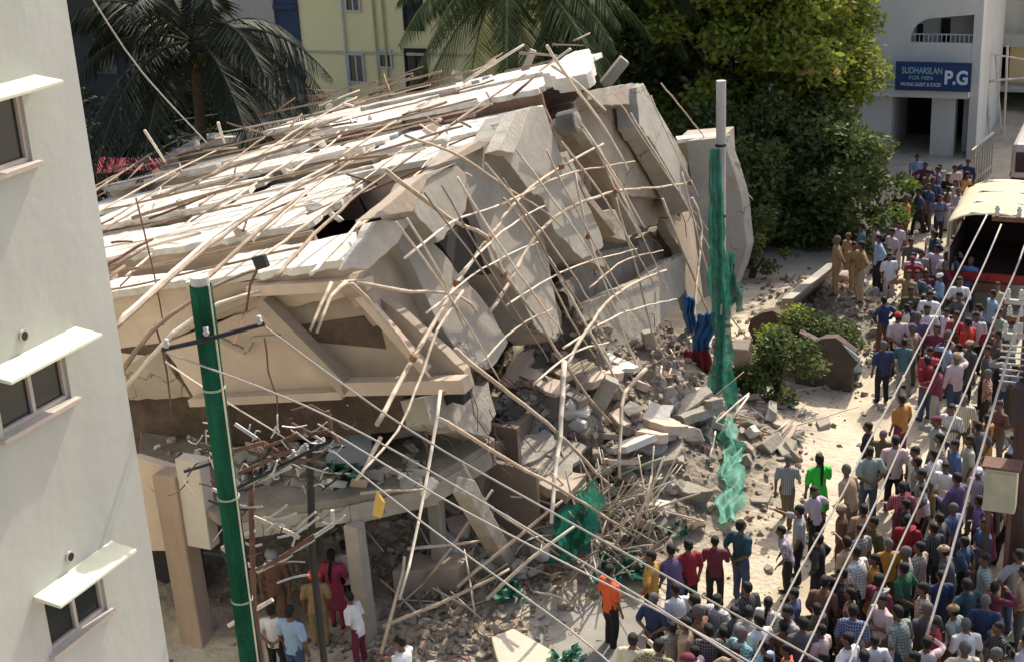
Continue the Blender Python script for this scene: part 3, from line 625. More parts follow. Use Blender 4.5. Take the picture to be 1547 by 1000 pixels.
# fallen columns and beams
def fcol(label,a,c,w_,m=CONC,h_=None):
    b=MB(); n=5; 
    for i in range(1): b.bar(a,c,w_,h_ or w_)
    return tag(b.build('fallen_column',m,bevel=.03),label,'concrete column','fallen concrete columns')
fcol('straight grey column leaning on the mound below the thick forked bamboo',G(850,715,.9),G(925,572,3.1),.32)
fcol('pale column lying on the heap behind the stick pile',G(860,690,1.0),G(800,820,.6),.26)
fcol('slim column standing crooked under the hanging wall panel',P(978,500,32.5),G(992,590,1.0),.28)
fcol('pale column stub leaning in shade right of the green post',G(1128,590,.3),G(1120,520,1.8),.4,TAN)
# countable broken blocks
PAL=[CONC,CONCD,TAN,PLASTER,PEACH,CONC,CONC]
proto=[]
def blockat(x,y,s,rg,flat=1):
    b=MB(); b.rock((0,0,0),(s*rg.uniform(1,1.9),s*rg.uniform(.7,1.1),s*rg.uniform(.3,.75)),rg)
    o=b.build('concrete_block',rg.choice(PAL),bevel=.02); o.location=(x,y,max(hill(x,y),0)+s*.22); return o
nb=0; rg=random.Random(21)
while nb<150:
    px=rg.uniform(690,1210); py=rg.uniform(560,870)
    if py>730 and px>1120: continue
    if py>800 and px>960: continue
    if px<860 and py<640: continue
    if px>990 and py>700 and rg.random()<.8: continue
    p=GH(px,py)
    if hill(p.x,p.y)<.02 and rg.random()<.6: continue
    o=blockat(p.x,p.y,rg.uniform(.16,.5),rg); nb+=1
    tag(o,'broken concrete block in the street side rubble heap','concrete block','blocks in the street side heap')
for i in range(26):
    px=rg.uniform(740,1080); py=rg.uniform(570,790)
    if px>940: py=570+(py-570)*.55
    p=GH(px,py); a=rg.uniform(0,6.28); t1=rg.uniform(.1,.8); d=Vector((math.cos(a),math.sin(a),t1*.7)).normalized(); e=Vector((-math.sin(a),math.cos(a),rg.uniform(-.3,.3))).normalized(); L=rg.uniform(.8,1.9); w_=rg.uniform(.4,1.0)
    p=p+Z*(.1-.1*L*t1+ .15); b=MB(); b.prism(jag([p-d*L/2-e*w_/2,p+d*L/2-e*w_/2*rg.uniform(.5,1),p+d*L/2+e*w_/2*rg.uniform(.5,1),p-d*L/2+e*w_/2],.07,.2,rg),d.cross(e)*rg.choice((.1,.14,.2)))
    tag(b.build('slab_fragment',rg.choice([CONC,CONC,PLASTER,TAN,PEACH]),bevel=.012),'tilted broken slab fragment in the street side rubble heap','slab fragment','slab fragments in the street side heap')
for i in range(34):
    x=9.6+rg.gauss(0,1.1); y=39.3+rg.gauss(0,1.7); o=blockat(x,y,rg.uniform(.15,.5),rg)
    tag(o,'broken pale block in the far rubble pile beside the bush','concrete block','blocks in the far rubble pile')
for i in range(110):   # on deck and near the front
    q=G(rg.uniform(210,650),rg.uniform(625,740),zt); s=rg.uniform(.1,.3); b=MB(); b.rock((0,0,0),(s*1.5,s,s*.6),rg)
    o=b.build('concrete_block',rg.choice(PAL),bevel=.015); o.location=q+Z*s*.2; tag(o,'small broken block on the first floor deck under the front wall','concrete block','blocks on the deck')
for i in range(36):
    q=G(rg.uniform(600,760),rg.uniform(900,1000),.2); o=blockat(q.x,q.y,rg.uniform(.08,.22),rg)
    tag(o,'small broken block in the pile at the bottom by the square wall','concrete block','blocks by the square wall')
for i in range(30):
    u=rg.uniform(.5,ul-1); v=rg.uniform(0,WB); s=rg.uniform(.12,.3); b=MB(); b.rock((0,0,0),(s*1.6,s,s*.5),rg)
    o=b.build('concrete_block',rg.choice([PLASTER,TAN,PEACH]),bevel=.01); o.location=RQ(u,v,.5); tag(o,'small broken chunk lying on the sunlit roof slabs','concrete block','chunks on the roof')
# ================================================================== TREES AND PALMS
def leaf_mesh(name,m,parent,centres,rad,count,lsz,rg,flat=.75,droop=.2):
    vs=[];n=0
    for (c,r) in centres:
        for i in range(int(count*(r/rad)**2)):
            d=Vector((rg.gauss(0,1),rg.gauss(0,1),rg.gauss(0,1))).normalized()*r*rg.random()**.4
            p=c+Vector((d.x,d.y,d.z*flat)); s=lsz*rg.uniform(.6,1.3)
            a=Vector((rg.gauss(0,1),rg.gauss(0,1),rg.gauss(0,.6)-droop)).normalized(); b_=a.cross(Vector((rg.gauss(0,1),rg.gauss(0,1),rg.gauss(0,1)+.6))).normalized()
            vs+=[p,p+a*s*.5+b_*s*.28,p+a*s,p+a*s*.5-b_*s*.28]; n+=1
    me=bpy.data.meshes.new(name); me.from_pydata([tuple(v) for v in vs],[],[(4*i,4*i+1,4*i+2,4*i+3) for i in range(n)]); me.materials.append(m)
    o=bpy.data.objects.new(name,me); COL.objects.link(o)
    if parent: o.parent=parent; o.matrix_parent_inverse=Matrix.Translation(parent.location).inverted()
    return o
def limbs(base,tips,r0,rg):
    b=MB(); top=base+Z*(sum(t.z for t in tips)/len(tips)-base.z)*.4
    b.tube([base,base.lerp(top,.5)+Vector((.1,.05,0)),top],[r0*1.25,r0,r0*.85],9)
    for t in tips:
        m_=top.lerp(t,.5)+Vector((rg.uniform(-.4,.4),rg.uniform(-.4,.4),.3)); b.tube([top-Z*.3,m_,t],[r0*.55,r0*.3,r0*.08],6)
    return b
rg=random.Random(5)
LEAF=leafmat('leaf_green',(.06,.095,.018),(.27,.33,.05),(.30,.20,.07),.5)
LEAFD=leafmat('leaf_dark',(.04,.06,.018),(.13,.165,.045),None,.35)
LEAFY=leafmat('leaf_fresh',(.05,.09,.015),(.16,.22,.04),None,.4)
def tree(name,label,base,ell,ncl,rad,count,lsz,m,group=None,cat='tree',seed=1,low=-.9):
    rg=random.Random(seed); o=empty(name,base,label,cat,group); cs=[]
    ex,ey,ez,cz=ell; k=0
    while k<ncl:
        d=Vector((rg.gauss(0,1),rg.gauss(0,1),rg.gauss(0,1))).normalized()
        if d.z<low: continue
        f=rg.uniform(.62,1.0) if rg.random()<.8 else rg.uniform(.2,.6)
        n_=1+.22*noise.noise(d*2.2+Vector((seed,0,0)))
        cs.append((base+Vector((d.x*ex,d.y*ey,cz+d.z*ez))*1.0*1.0+Vector((d.x*ex*(f*n_-1),d.y*ey*(f*n_-1),d.z*ez*(f*n_-1))),rad*rg.uniform(.55,1.25))); k+=1
    leaf_mesh('crown',m,o,cs,rad,count,lsz,rg)
    limbs(base,[c for c,r in cs[::7]],.28 if ex>3 else .1,rg).build('trunk',BARK,o,smooth=True)
    return o
# the big tree: crown spans the gap between the collapse and the hostel
tb=Vector((8.8,51.0,0))
tree('broadleaf_tree','huge bushy green tree with rust tinged top behind the grey post',tb,(4.15,4.2,5.4,7.4),185,1.05,360,.28,LEAF,seed=4,low=-1)
tree('broadleaf_tree','lower dark green tree in front of the huge tree, over the compound wall',Vector((9.0,47.0,0)),(3.9,2.4,2.6,2.6),90,.9,360,.23,LEAFD,seed=9,low=-1)
tree('broadleaf_tree','dark tree filling the gap left of the huge tree, above the ridge',Vector((4.6,53,0)),(3.4,3,4.4,6.0),90,1.0,360,.27,LEAFD,seed=12,low=-1)
tree('broadleaf_tree','tall tree whose right side hangs beside the hostel front',Vector((11.2,50,0)),(1.4,2.0,3.6,4.2),50,.95,360,.24,LEAF,seed=14,low=-1)
# trees far left, deep shade painted into their leaf colour
for i,(x,y,h) in enumerate(((-17,52,6),(-12.5,54,5.5),(-9.5,50,4.6))):
    tree('broadleaf_tree',('shadowy tree farthest left, next to the white building edge','shadowy tree between the palm and the dark brown building','low shadowy tree directly under the left palm fronds')[i],Vector((x,y,0)),(2.6,2.2,h*.5,h*.55),55,.9,300,.26,leafmat('leaf_painted_shade',(.010,.016,.008),(.03,.042,.018),None,.15),seed=30+i,low=-1)
# low shrubs at the road edge
def shrub(label,px,py,h,r,m,seed,stuff=None):
    p=G(px,py); return tree('leafy_shrub',label,p,(r,r*.8,h*.5,h*.52),16,.38,190,.15,m,cat='shrub',seed=seed,low=-1)
shrub('bright green shrub at the road edge behind the khaki men',1300,385,2.0,1.5,LEAFY,41)
shrub('yellow green shrub hanging over the road right of the huge tree',1345,350,2.6,1.4,LEAFY,42)
shrub('dark leafy bush standing between the green post and the dark car',1172,612,2.1,1.0,LEAFD,43)
shrub('small green bush beside the pale slab, left of the brown wall',1190,560,1.7,.6,LEAF,44)
shrub('low shaded shrub behind the ridge fragment and grey post',1135,420,2.2,1.6,LEAFD,46)
# palms
def palm(name,label,base,hgt,nf,flen,seed,m,coc=True,leaf=70):
    rg=random.Random(seed); o=empty(name,base,label,'palm tree'); b=MB()
    top=base+Vector((.5,.2,hgt)); pts=[base.lerp(top,i/8)+Vector((.25*math.sin(i/8*2.5),0,0)) for i in range(9)]
    b.tube(pts,[.24-.012*i for i in range(9)],10); b.build('trunk',BARK,o,smooth=True); top=pts[-1]
    b=MB(); l=MB()
    for k in range(nf):
        az=2*math.pi*k/nf*1.0+rg.uniform(-.2,.2)+k*.7; el=rg.uniform(-.5,1.15); L=flen*rg.uniform(.8,1.1)
        d=Vector((math.cos(az),math.sin(az),0)); n=14; sp=[]
        for i in range(n+1):
            t=i/n; sp.append(top+d*L*(t*math.cos(el)*(1-.18*t))+Z*(L*(math.sin(el)*t-.62*t*t)))
        b.tube(sp,[.045*(1-.8*i/n)+.006 for i in range(n+1)],4)
        for i in range(leaf):
            t=.12+.88*i/leaf; f=t*n; j=min(int(f),n-1); p=sp[j].lerp(sp[j+1],f-j); tt=(sp[j+1]-sp[j]).normalized()
            side=tt.cross(Z).normalized()
            for s_ in(-1,1):
                ll=L*.22*(math.sin(math.pi*min(.97,t*.9+.08))**.6)*rg.uniform(.8,1.1)
                q=(side*s_*.75+tt*.45-Z*rg.uniform(.35,.9)).normalized(); wv=tt*.028
                l.add([p-wv,p+wv,p+q*ll*.6+wv*.8,p+q*ll-Z*.08*ll,p+q*ll*.6-wv*.8],[(0,1,2,3,4)])
    b.build('frond_stem',mat('frond_stem_green',(.16,.18,.06)) if m is not PALMD else mat('frond_stem_shade',(.035,.04,.02)),o); l.build('frond_leaves',m,o)  # stems of the left palm carry painted shade too
    if coc:
        for k in range(7):
            c=MB(); a=rg.uniform(0,6.28); p=top+Vector((math.cos(a)*.32,math.sin(a)*.32,-.35-rg.random()*.3))
            for z in (0,): c.tube([p+Z*.16,p+Z*.13,p+Z*.06,p,p-Z*.07,p-Z*.13,p-Z*.15],[.02,.09,.14,.155,.14,.08,.02],8)
            c.build('coconut',mat('coconut_husk',(.30,.19,.05)),o,smooth=True)
    return o
PALMD=leafmat('palm_leaf_shade',(.006,.010,.004),(.018,.023,.010),None,.12)  # left palm's shade is painted into this near-black leaf colour
PALMG=leafmat('palm_leaf',(.03,.05,.016),(.10,.13,.045),None,.35)
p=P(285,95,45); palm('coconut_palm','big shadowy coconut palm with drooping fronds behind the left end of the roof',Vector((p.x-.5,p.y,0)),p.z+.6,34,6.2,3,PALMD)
p=P(765,-12,47); palm('coconut_palm','green coconut palm whose fronds hang over the roof ridge in the middle',Vector((p.x-.5,p.y,0)),p.z+.5,30,5.4,8,PALMG)
p=P(905,-40,52); palm('coconut_palm','second green coconut palm between the middle palm and the huge tree',Vector((p.x-.5,p.y,0)),p.z,26,5.4,17,PALMG)
# maroon awning and white car far left
aw=empty('maroon_awning',G(185,275),'maroon cloth awning in the dark yard far left','awning'); b=MB()
q=[P(146,262,48),P(262,255,48),P(236,240,50),P(150,238,50)]; b.prism(q,Z*-.06); b.build('cloth',MAROON,aw)
b=MB()
for x in q[:2]: b.tube([x,Vector((x.x,x.y,0))],.04,6)
b.build('pole',RUST,aw)
aw=empty('maroon_awning',G(165,235),'second darker maroon awning behind the first one','awning'); b=MB(); q=[P(140,235,54),P(205,232,54),P(200,205,56),P(142,203,56)]; b.prism(q,Z*-.06); b.build('cloth',mat('dull_maroon_cloth',(.16,.02,.035)),aw)
b=MB()
for x in q[:2]: b.tube([x,Vector((x.x,x.y,0))],.04,6)
b.build('pole',RUST,aw)
# ================================================================== VEHICLES
def wheel(par,c,r,ax):
    b=MB(); b.tube([c-ax*.1,c-ax*.09,c+ax*.09,c+ax*.1],[r*.85,r,r,r*.85],18); w_=b.build('wheel',BLACK,par,smooth=False); b=MB(); b.tube([c-ax*.11,c+ax*.11],r*.5,14); b.build('rim',STEEL,w_)
tk=G(1487,478); tk=Vector((tk.x+.1,tk.y,0)); T=empty('tarp_truck',tk,'red lorry with a beige tarpaulin roof and open dark rear, among the crowd','truck')
UU=(U*1.0+V*.0).normalized(); VV=V
TR=mat('truck_red',(.30,.025,.02),noise_amt=.3,scale=2,rough=.5)
W2=1.18
def tb_(b,x0,x1,y0,y1,z0,z1): b.box(tk+VV*(x0+x1)/2+UU*(y0+y1)/2+Z*(z0+z1)/2,VV*(x1-x0),UU*(y1-y0),Z*(z1-z0))
b=MB(); tb_(b,-W2,W2,0,3.6,1.0,1.15); tb_(b,-W2,-W2+.06,.1,3.6,1.15,1.95); tb_(b,W2-.06,W2,.1,3.6,1.15,1.95); tb_(b,-W2,W2,3.55,3.6,1.15,2.9); b.build('cargo_bed',mat('dark_bed',(.05,.03,.025),noise_amt=.3),T,bevel=.01)
b=MB(); tb_(b,-W2,W2,-.06,0,1.05,1.3)
for x in (-.75,0,.75): tb_(b,x-.04,x+.04,-.09,-.06,1.05,1.3)
b.build('tailgate',TR,T,bevel=.01)
b=MB()
for y in (0,1.2,2.4,3.6):
    b.tube([tk+UU*y+VV*-W2+Z*1.6,tk+UU*y+VV*-W2+Z*2.75,tk+UU*y+VV*-.6+Z*3.05,tk+UU*y+VV*.6+Z*3.05,tk+UU*y+VV*W2+Z*2.75,tk+UU*y+VV*W2+Z*1.6],.025,6)
b.build('hoop_frame',STEEL,T)
b=MB(); rows_=[]
for i in range(22):
    y=-.15+3.9*i/21; r=[]
    for j in range(15):
        a=-1+2*j/14; sag=.035*math.sin(y*4.8)**2
        z=3.09-.32*abs(a)**2.4-sag*(1-abs(a)); xx=a*(W2+.06)
        if abs(a)>.99: pass
        r.append(tk+VV*xx+UU*y+Z*(z+.03*noise.noise(Vector((xx*2,y*2,0)))))
    r=[r[0]-Z*.75]+r+[r[-1]-Z*.75]; rows_.append(r)
o=cloth_strip(rows_,'tarpaulin',mat('beige_tarpaulin',(.62,.54,.36),noise_amt=.18,scale=2,bump=.3),T,amp=.01)
sd_=o.modifiers.new('s','SOLIDIFY'); sd_.thickness=.015
b=MB(); tb_(b,-1.1,1.1,3.8,5.5,.8,2.5); b.build('cab',TR,T,bevel=.12)
b=MB(); tb_(b,-.5,.5,.1,5.4,.65,.95); b.build('chassis',RUST,T)
for x in(-1,1):
    for y in(1.1,4.7): wheel(T,tk+VV*x*.98+UU*y+Z*.48,.48,VV)
    b=MB(); tb_(b,x*1.0-.1,x*1.0+.1,-.1,-.05,.85,.95); b.build('tail_light',mat('tail_light_red',(.5,.02,.01),rough=.3),T)
# red and white minibus beyond
bk=G(1545,352); bk=Vector((bk.x+.9,bk.y+1,0)); B_=empty('minibus',bk,'white and red minibus parked beyond the tarpaulin lorry','bus'); tk0=tk; tk=bk
WB_=mat('bus_white',(.45,.42,.38),noise_amt=.1,scale=2,rough=.35,bump=0)
b=MB(); tb_(b,-1.05,1.05,0,6,1.5,2.75); b.build('body',WB_,B_,bevel=.16)
b=MB(); tb_(b,-1.06,1.06,-.02,6.01,.55,1.5); b.build('lower_body',TR,B_,bevel=.08)
b=MB(); tb_(b,-.9,.9,-.05,.03,1.75,2.45); b.build('rear_window',GLASSD,B_,bevel=.03)
b=MB(); tb_(b,-1.08,-1.03,.4,5.4,1.75,2.4); b.build('side_window',GLASSD,B_,bevel=.02)
b=MB(); tb_(b,-1.075,-1.055,.1,5.8,1.55,1.68); b.build('stripe',TR,B_)
b=MB(); tb_(b,-.7,.7,1,4.6,2.78,2.95); b.build('roof_rack',STEEL,B_,bevel=.02)
for x in(-1,1):
    for y in(1.0,4.8): wheel(B_,tk+VV*x*.9+UU*y+Z*.4,.4,VV)
# broken brown boundary wall and bushes
ck=G(1243,588); ck=Vector((ck.x,ck.y,0))
BW=mat('brown_boundary_wall',(.17,.12,.09),noise_amt=.45,scale=2,bump=.6)
b=MB(); b.prism(jag([ck-V*.7,ck+V*.75,ck+V*.8+Z*1.1,ck+V*.3+Z*1.45,ck-V*.2+Z*1.3,ck-V*.65+Z*1.5],.08,.25,rg),U*.3); tag(b.build('broken_wall',BW,bevel=.015),'dark brown broken boundary wall stub in shade beside the poster','wall')
b=MB(); q=ck+U*2.2-V*1.6; b.prism(jag([q-V*.9,q+V*1.0,q+V*1.0+Z*.7,q-V*.3+Z*1.2,q-V*.9+Z*.9],.08,.25,rg),U*.3); tag(b.build('broken_wall',BW,bevel=.015),'second brown wall stub behind the bush, half hidden','wall')
# poster leaning
b=MB(); q=[G(1272,570,.05),G(1302,562,.05),G(1298,540,1.05),G(1268,516,1.35)]; b.prism(q,U*.03)
po=b.build('poster_board',mat('poster_blue_white',(.55,.68,.78),col2=(.16,.34,.55),scale=4,noise_amt=.2,bump=0)); tag(po,'small crumpled blue and white poster board leaning by the brown wall stub','poster')
tree('leafy_shrub','dusty low bush spilling over the brown wall stub by the poster',ck+U*.8-V*.2,(1.1,.8,.75,1.1),22,.42,190,.14,LEAFD,cat='shrub',seed=48,low=-1)
# blue and red cloths hanging in the wreck
for (nm,lb,px,mt) in (('cloth','blue tarpaulin scrap hanging in the wreck left of the green post, upper one',[(1033,445),(1050,450),(1052,500),(1038,505)],'blue'),('cloth','blue tarpaulin scrap hanging beside the green post, lower one',[(1055,475),(1082,470),(1076,525),(1048,530)],'blue'),('cloth','dark red cloth heap hanging under the blue scrap',[(1035,530),(1070,525),(1078,568),(1042,572)],'red')):
    q=[P(x,y,33.2) for x,y in px]; n=8
    rows_=[[q[0].lerp(q[1],j/n).lerp(q[3].lerp(q[2],j/n),i/n)+Vector((0,.15*math.sin(j*2.1+i*.4),0)) for j in range(n+1)] for i in range(n+1)]
    o=cloth_strip(rows_,nm,mat(mt+'_cloth',(.05,.16,.36) if mt=='blue' else (.28,.04,.04),noise_amt=.35,scale=5),amp=.06); tag(o,lb,'cloth')
    md=o.modifiers.new('s','SOLIDIFY'); md.thickness=.02
# ================================================================== BAMBOO SCAFFOLD
rnd.seed(99)
GB='bamboo poles draped over the street side'
SB=[([(570,640),(625,540),(690,430),(738,360),(790,295),(848,252),(912,218)],1.0,.05,'thick pale bamboo rising across the street side from the front corner to the ridge'),
([(740,472),(762,440),(800,370),(835,332),(870,310),(930,290),(1000,283),(1042,276)],1.0,.05,'bent bamboo curving level under the tan wall panel near the ridge end'),
([(852,560),(885,500),(925,450),(965,425),(1006,408)],1.3,.05,'upper arm of the forked bamboo over the hanging wall'),
([(853,545),(849,600),(846,660),(838,720),(832,790)],1.6,.055,'thick upright stem of the forked bamboo standing in the heap'),
([(582,257),(677,330),(735,358),(760,410),(806,475),(852,548),(890,600),(925,640)],1.15,.042,'long diagonal bamboo from the roof edge to the fork'),
([(530,428),(580,480),(625,540),(668,592)],.75,.045,'bamboo lying down the tan front corner panel'),
([(688,528),(740,572),(840,650),(900,712),(958,765)],1.5,.042,'long brown bamboo sloping from the front corner to the stick pile'),
([(662,630),(760,690),(850,740),(960,810),(1005,832)],2.0,.045,'long pale bamboo from the deck corner to the pile, lower of the two long ones'),
([(611,205),(700,240),(770,287),(830,325),(850,345)],1.2,.035,'thin bamboo crossing the two middle fins'),
([(828,388),(880,480),(940,590),(960,622),(1012,692)],1.3,.036,'thin bamboo hanging from the middle fin to the slab on the heap'),
([(868,258),(889,358),(922,450),(965,560),(1010,640),(1042,684)],1.1,.036,'thin bamboo hanging over the hanging wall, left of two'),
([(930,300),(965,420),(985,500),(1012,560),(1032,642)],1.0,.036,'thin bamboo hanging over the hanging wall, right of two'),
([(1045,300),(1060,345),(1052,430),(1047,505)],1.5,.05,'knotty pale bamboo hanging beside the ridge end'),
([(1000,300),(1040,400),(1072,478),(1088,530)],1.3,.034,'thin bamboo hanging behind the green post'),
([(825,70),(870,135),(905,180),(950,258)],1.9,.04,'straight bamboo pointing up over the ridge into the palm'),
([(835,100),(870,125),(915,168)],1.5,.035,'short bamboo beside the water drum on the ridge'),
([(975,558),(945,592),(938,640),(935,722)],1.9,.05,'bent bamboo standing upright in the heap above the stick pile'),
([(1002,645),(985,690),(974,722)],1.2,.045,'short pale bamboo stub standing beside the long flat slab'),
([(665,590),(652,680),(632,790),(604,905)],2.2,.034,'thin upright bamboo in front of the entrance columns'),
([(540,428),(620,440),(690,445),(722,472)],.9,.036,'thin bamboo lying level over the two front fins'),
([(500,428),(485,460),(468,498)],.9,.04,'short bamboo of the pair hanging over the front beam, left one'),
([(524,425),(500,450),(478,502)],.95,.036,'short bamboo of the pair hanging over the front beam, right one'),
([(700,440),(660,500),(640,560),(600,650),(540,720)],1.3,.034,'bamboo leaning from the front fins down to the deck edge'),
([(760,300),(800,350),(820,400),(860,480),(900,540)],.9,.03,'thin brown bamboo lying down the long middle fin'),
([(905,225),(935,300),(965,352)],.9,.03,'thin bamboo against the tan panel under the ridge'),
([(1030,260),(1050,340),(1080,440),(1135,520)],1.6,.03,'thin bamboo sloping behind the green post towards the bush'),
([(940,590),(985,640),(1060,690),(1120,740)],1.2,.03,'thin bamboo lying across the long flat slab')]
for pts,off,r,lab in SB: bamboo([on(SP,x,y,off) for x,y in pts],r,lab,GB)
for k in range(9):
    x0=(600,640,690,720,770,800,840,880,760)[k]+rnd.uniform(-15,15); y0=(385,470,420,560,470,590,520,430,320)[k]+rnd.uniform(-10,10); L=rnd.uniform(110,210); sl_=rnd.uniform(.3,.9)
    bamboo([on(SP,x0,y0,1.25),on(SP,x0+L*.5,y0-L*.5*sl_-14,1.3),on(SP,x0+L,y0-L*sl_,1.25)],.026,'slender bamboo rising to the right across the fins','slender rising bamboo over the fins',rnd.choice((BAMB,BAMBP,BAMBP)))
for k in range(16):
    x0=590+k*28+rnd.uniform(-12,12); y0=330-k*13+rnd.uniform(-20,20); L=rnd.uniform(150,290); sl_=rnd.uniform(.45,.8)
    bamboo([on(SP,x0,y0,1.3),on(SP,x0+L*.5*sl_+rnd.uniform(-8,8),y0+L*.5,1.35),on(SP,x0+L*sl_,y0+L,1.3)],.024,'slender bamboo hanging down over the fins among the thicker poles','slender bamboo over the fins',rnd.choice((BAMB,BAMBD,BAMBP)))
# rope lashings at crossings
for k,(x,y) in enumerate(((738,360),(848,252),(853,548),(625,540),(762,415),(668,592),(690,430),(930,290),(1042,276),(889,358))):
    b=MB(); p=on(SP,x,y,1.12); b.rock(p,(.16,.13,.13),rg); tag(b.build('rope_lashing',ROPE,bevel=.02),'brown rope knot lashing two crossing bamboo poles on the street side','rope','rope knots on the street side')
# lower front sticks (world depth given)
for pts,D,r,lab in (([(578,945),(655,915),(722,885),(770,860)],22.9,.045,'long pale bamboo resting across the square block wall'),
 ([(615,828),(670,824),(728,816)],24.2,.045,'level bamboo tied between the entrance columns'),
 ([(575,985),(600,900),(612,840)],22.4,.035,'thin bamboo propped on the square block wall'),
 ([(690,885),(760,830),(850,755)],23.8,.04,'green stained bamboo sloping up to the netting'),
 ([(735,905),(800,845),(868,795)],23.9,.04,'second sloping bamboo just under the green stained one'),
 ([(640,880),(700,800),(745,740)],24.3,.035,'bamboo leaning on the crooked broken column'),
 ([(700,700),(735,760),(800,805),(860,850)],24.5,.028,'thin reddish bamboo from the broken column to the netting'),
 ([(575,660),(555,700),(538,725)],22.9,.04,'short bamboo standing on the deck edge, left of the yellow cloth'),
 ([(545,745),(590,742),(640,738)],22.8,.03,'thin bamboo lying on the deck edge')):
    bamboo([P(x,y,D+.15*i) for i,(x,y) in enumerate(pts)],r,lab,'bamboo poles before the entrance')
# poles strewn on the roof
rg=random.Random(31)
GRf='bamboo poles strewn on the roof'
def RV(u,v,o=.55): return RQ(u,v,o)
for k in range(17):        # along the street direction
    v=WB*(k+.5)/17+rg.uniform(-.2,.2); u0=rg.uniform(-.4,9); L=rg.uniform(3,8); u1=min(u0+L,ul+.6); s=rg.uniform(-.8,.8)
    bamboo([RV(u0,v,.75),RV((u0+u1)/2,v+s*.5+rg.uniform(-.12,.12),.68+rg.uniform(0,.15)),RV(u1,v+s,.7)],rg.uniform(.028,.042),'bamboo pole lying up the sunlit roof slabs, along the street',GRf,rg.choice((BAMB,BAMBP,BAMBD)))
for k in range(22):        # across
    u=ul*(k+.3)/22+rg.uniform(-.2,.2); v0=rg.uniform(0,7); L=rg.uniform(3.5,8); s=rg.uniform(-1.3,.6)
    bamboo([RV(u,v0,.72),RV(u+s*.5+rg.uniform(-.15,.15),v0+L/2,.66),RV(u+s,min(v0+L,WB),.7)],rg.uniform(.025,.04),'bamboo pole lying across the sunlit roof slabs, from ridge to low side',GRf,rg.choice((BAMB,BAMBP,BAMBD,BAMBD)))
for k,(pts,lab) in enumerate((([(172,498),(300,385),(420,300),(540,235)],'paired weathered pole running up the left of the roof, lower one'),([(180,486),(305,372),(424,290),(520,240)],'paired weathered pole running up the left of the roof, upper one'),([(300,432),(395,345),(470,285),(530,245)],'weathered pole rising from behind the black floodlight'),([(415,420),(500,330),(585,262),(640,225)],'pale pole rising from the floodlight to the middle ridge'),([(470,415),(560,320),(600,290)],'pale pole beside the brown hole in the roof'),([(200,330),(330,290),(450,262),(560,232),(700,190)],'long pole crossing the roof at mid height'),([(230,300),(400,235),(560,190),(720,150)],'long pole crossing the roof near its far edge'))):
    bamboo([on(RP,x,y,.78) for x,y in pts],.045,lab,'long traced poles on the roof',(BAMBD,BAMBP,BAMBD)[k%3])
for k in range(100):
    u=rg.uniform(0,ul); v=rg.uniform(0,WB); a=rg.uniform(0,6.28); L=rg.uniform(.7,2.2)
    p=RV(u,v,.62+rg.uniform(0,.2)); q=RV(u+math.cos(a)*L,v+math.sin(a)*L,.62+rg.uniform(-.1,.35))
    bamboo([p,q],rg.uniform(.022,.04),'short broken stick on the sunlit roof slabs','short sticks on the roof',rg.choice((BAMBD,BRICK,RUST,BAMBP)))
for k,(a,c) in enumerate((((218,198),(250,246)),((329,186),(340,216)),((700,125),(792,68)),((862,74),(815,108)),((935,208),(880,232)))):
    bamboo([P(*a,38),P(*c,38.4)],.045,('pale stick poking up from the low far edge of the roof, left one','pale stick poking up from the low far edge of the roof, right one','bamboo poking up over the roof towards the middle palm','short bamboo poking up beside the white chunk','short bamboo end jutting over the tan panel')[k],'sticks poking above the roof',BAMBP)
bamboo([P(205,300,27),P(225,380,26.5),P(247,492,26)],.018,'thin rusty rod hanging down the left front of the roof','bent rods at the left front',RUST)
bamboo([P(235,490,24),P(252,560,24),P(262,640,24)],.022,'bent rusty rod hanging over the dark gap left of the green pole','bent rods at the left front',RUST)
bamboo([P(400,510,22),P(405,560,22),P(418,600,22),P(420,660,22)],.018,'bent black rod dropping in front of the peach wall','bent rods at the left front',RUST)
bamboo([P(185,560,23.5),P(230,500,23.8),P(290,455,24.2),P(350,420,24.8),P(400,405,25.2)],.05,'long weathered bamboo up the left front roof edge, upper of two',GB,BAMBD)
bamboo([P(190,585,23.3),P(260,505,23.6),P(330,460,24.2),P(392,440,24.6)],.05,'long weathered bamboo up the left front roof edge, lower of two',GB,BAMBP)
bamboo([P(250,545,23),P(330,600,22.7),P(430,660,22.3)],.02,'thin cable stiff rod crossing low before the peach wall','bent rods at the left front',BAMBP)
# the stick pile at the netting
for k in range(120):
    cx,cy=rg.gauss(905,48),rg.gauss(815,42)
    p=GH(cx,cy); a=rg.uniform(0,6.28); L=rg.uniform(.5,1.5); el=rg.uniform(-.1,1.1)
    d=Vector((math.cos(a)*math.cos(el),math.sin(a)*math.cos(el),math.sin(el)))*L
    z=max(hill(p.x,p.y),0)+rg.uniform(.02,.25); p=Vector((p.x,p.y,z))
    bamboo([p,p+d*.5+Z*.05,p+d],rg.uniform(.014,.032),'splintered stick in the netted stick pile','sticks in the netted pile',rg.choice((BAMBP,BAMB,BAMBD,mat('greenish_stick',(.35,.42,.28),noise_amt=.2))),name='broken_stick')
for k in range(34):
    p=GH(rg.gauss(930,34),rg.gauss(800,28)); L=rg.uniform(.8,1.9); d=Vector((rg.gauss(0,.9),rg.gauss(0,.6),.8)).normalized()*L; p=p+Z*.02
    bamboo([p,p+d*.5+Vector((rg.uniform(-.06,.06),0,0)),p+d],rg.uniform(.016,.036),'pale splintered stick standing up in the netted stick pile','upright sticks in the netted pile',rg.choice((BAMBP,BAMBP,BAMB)),name='broken_stick')
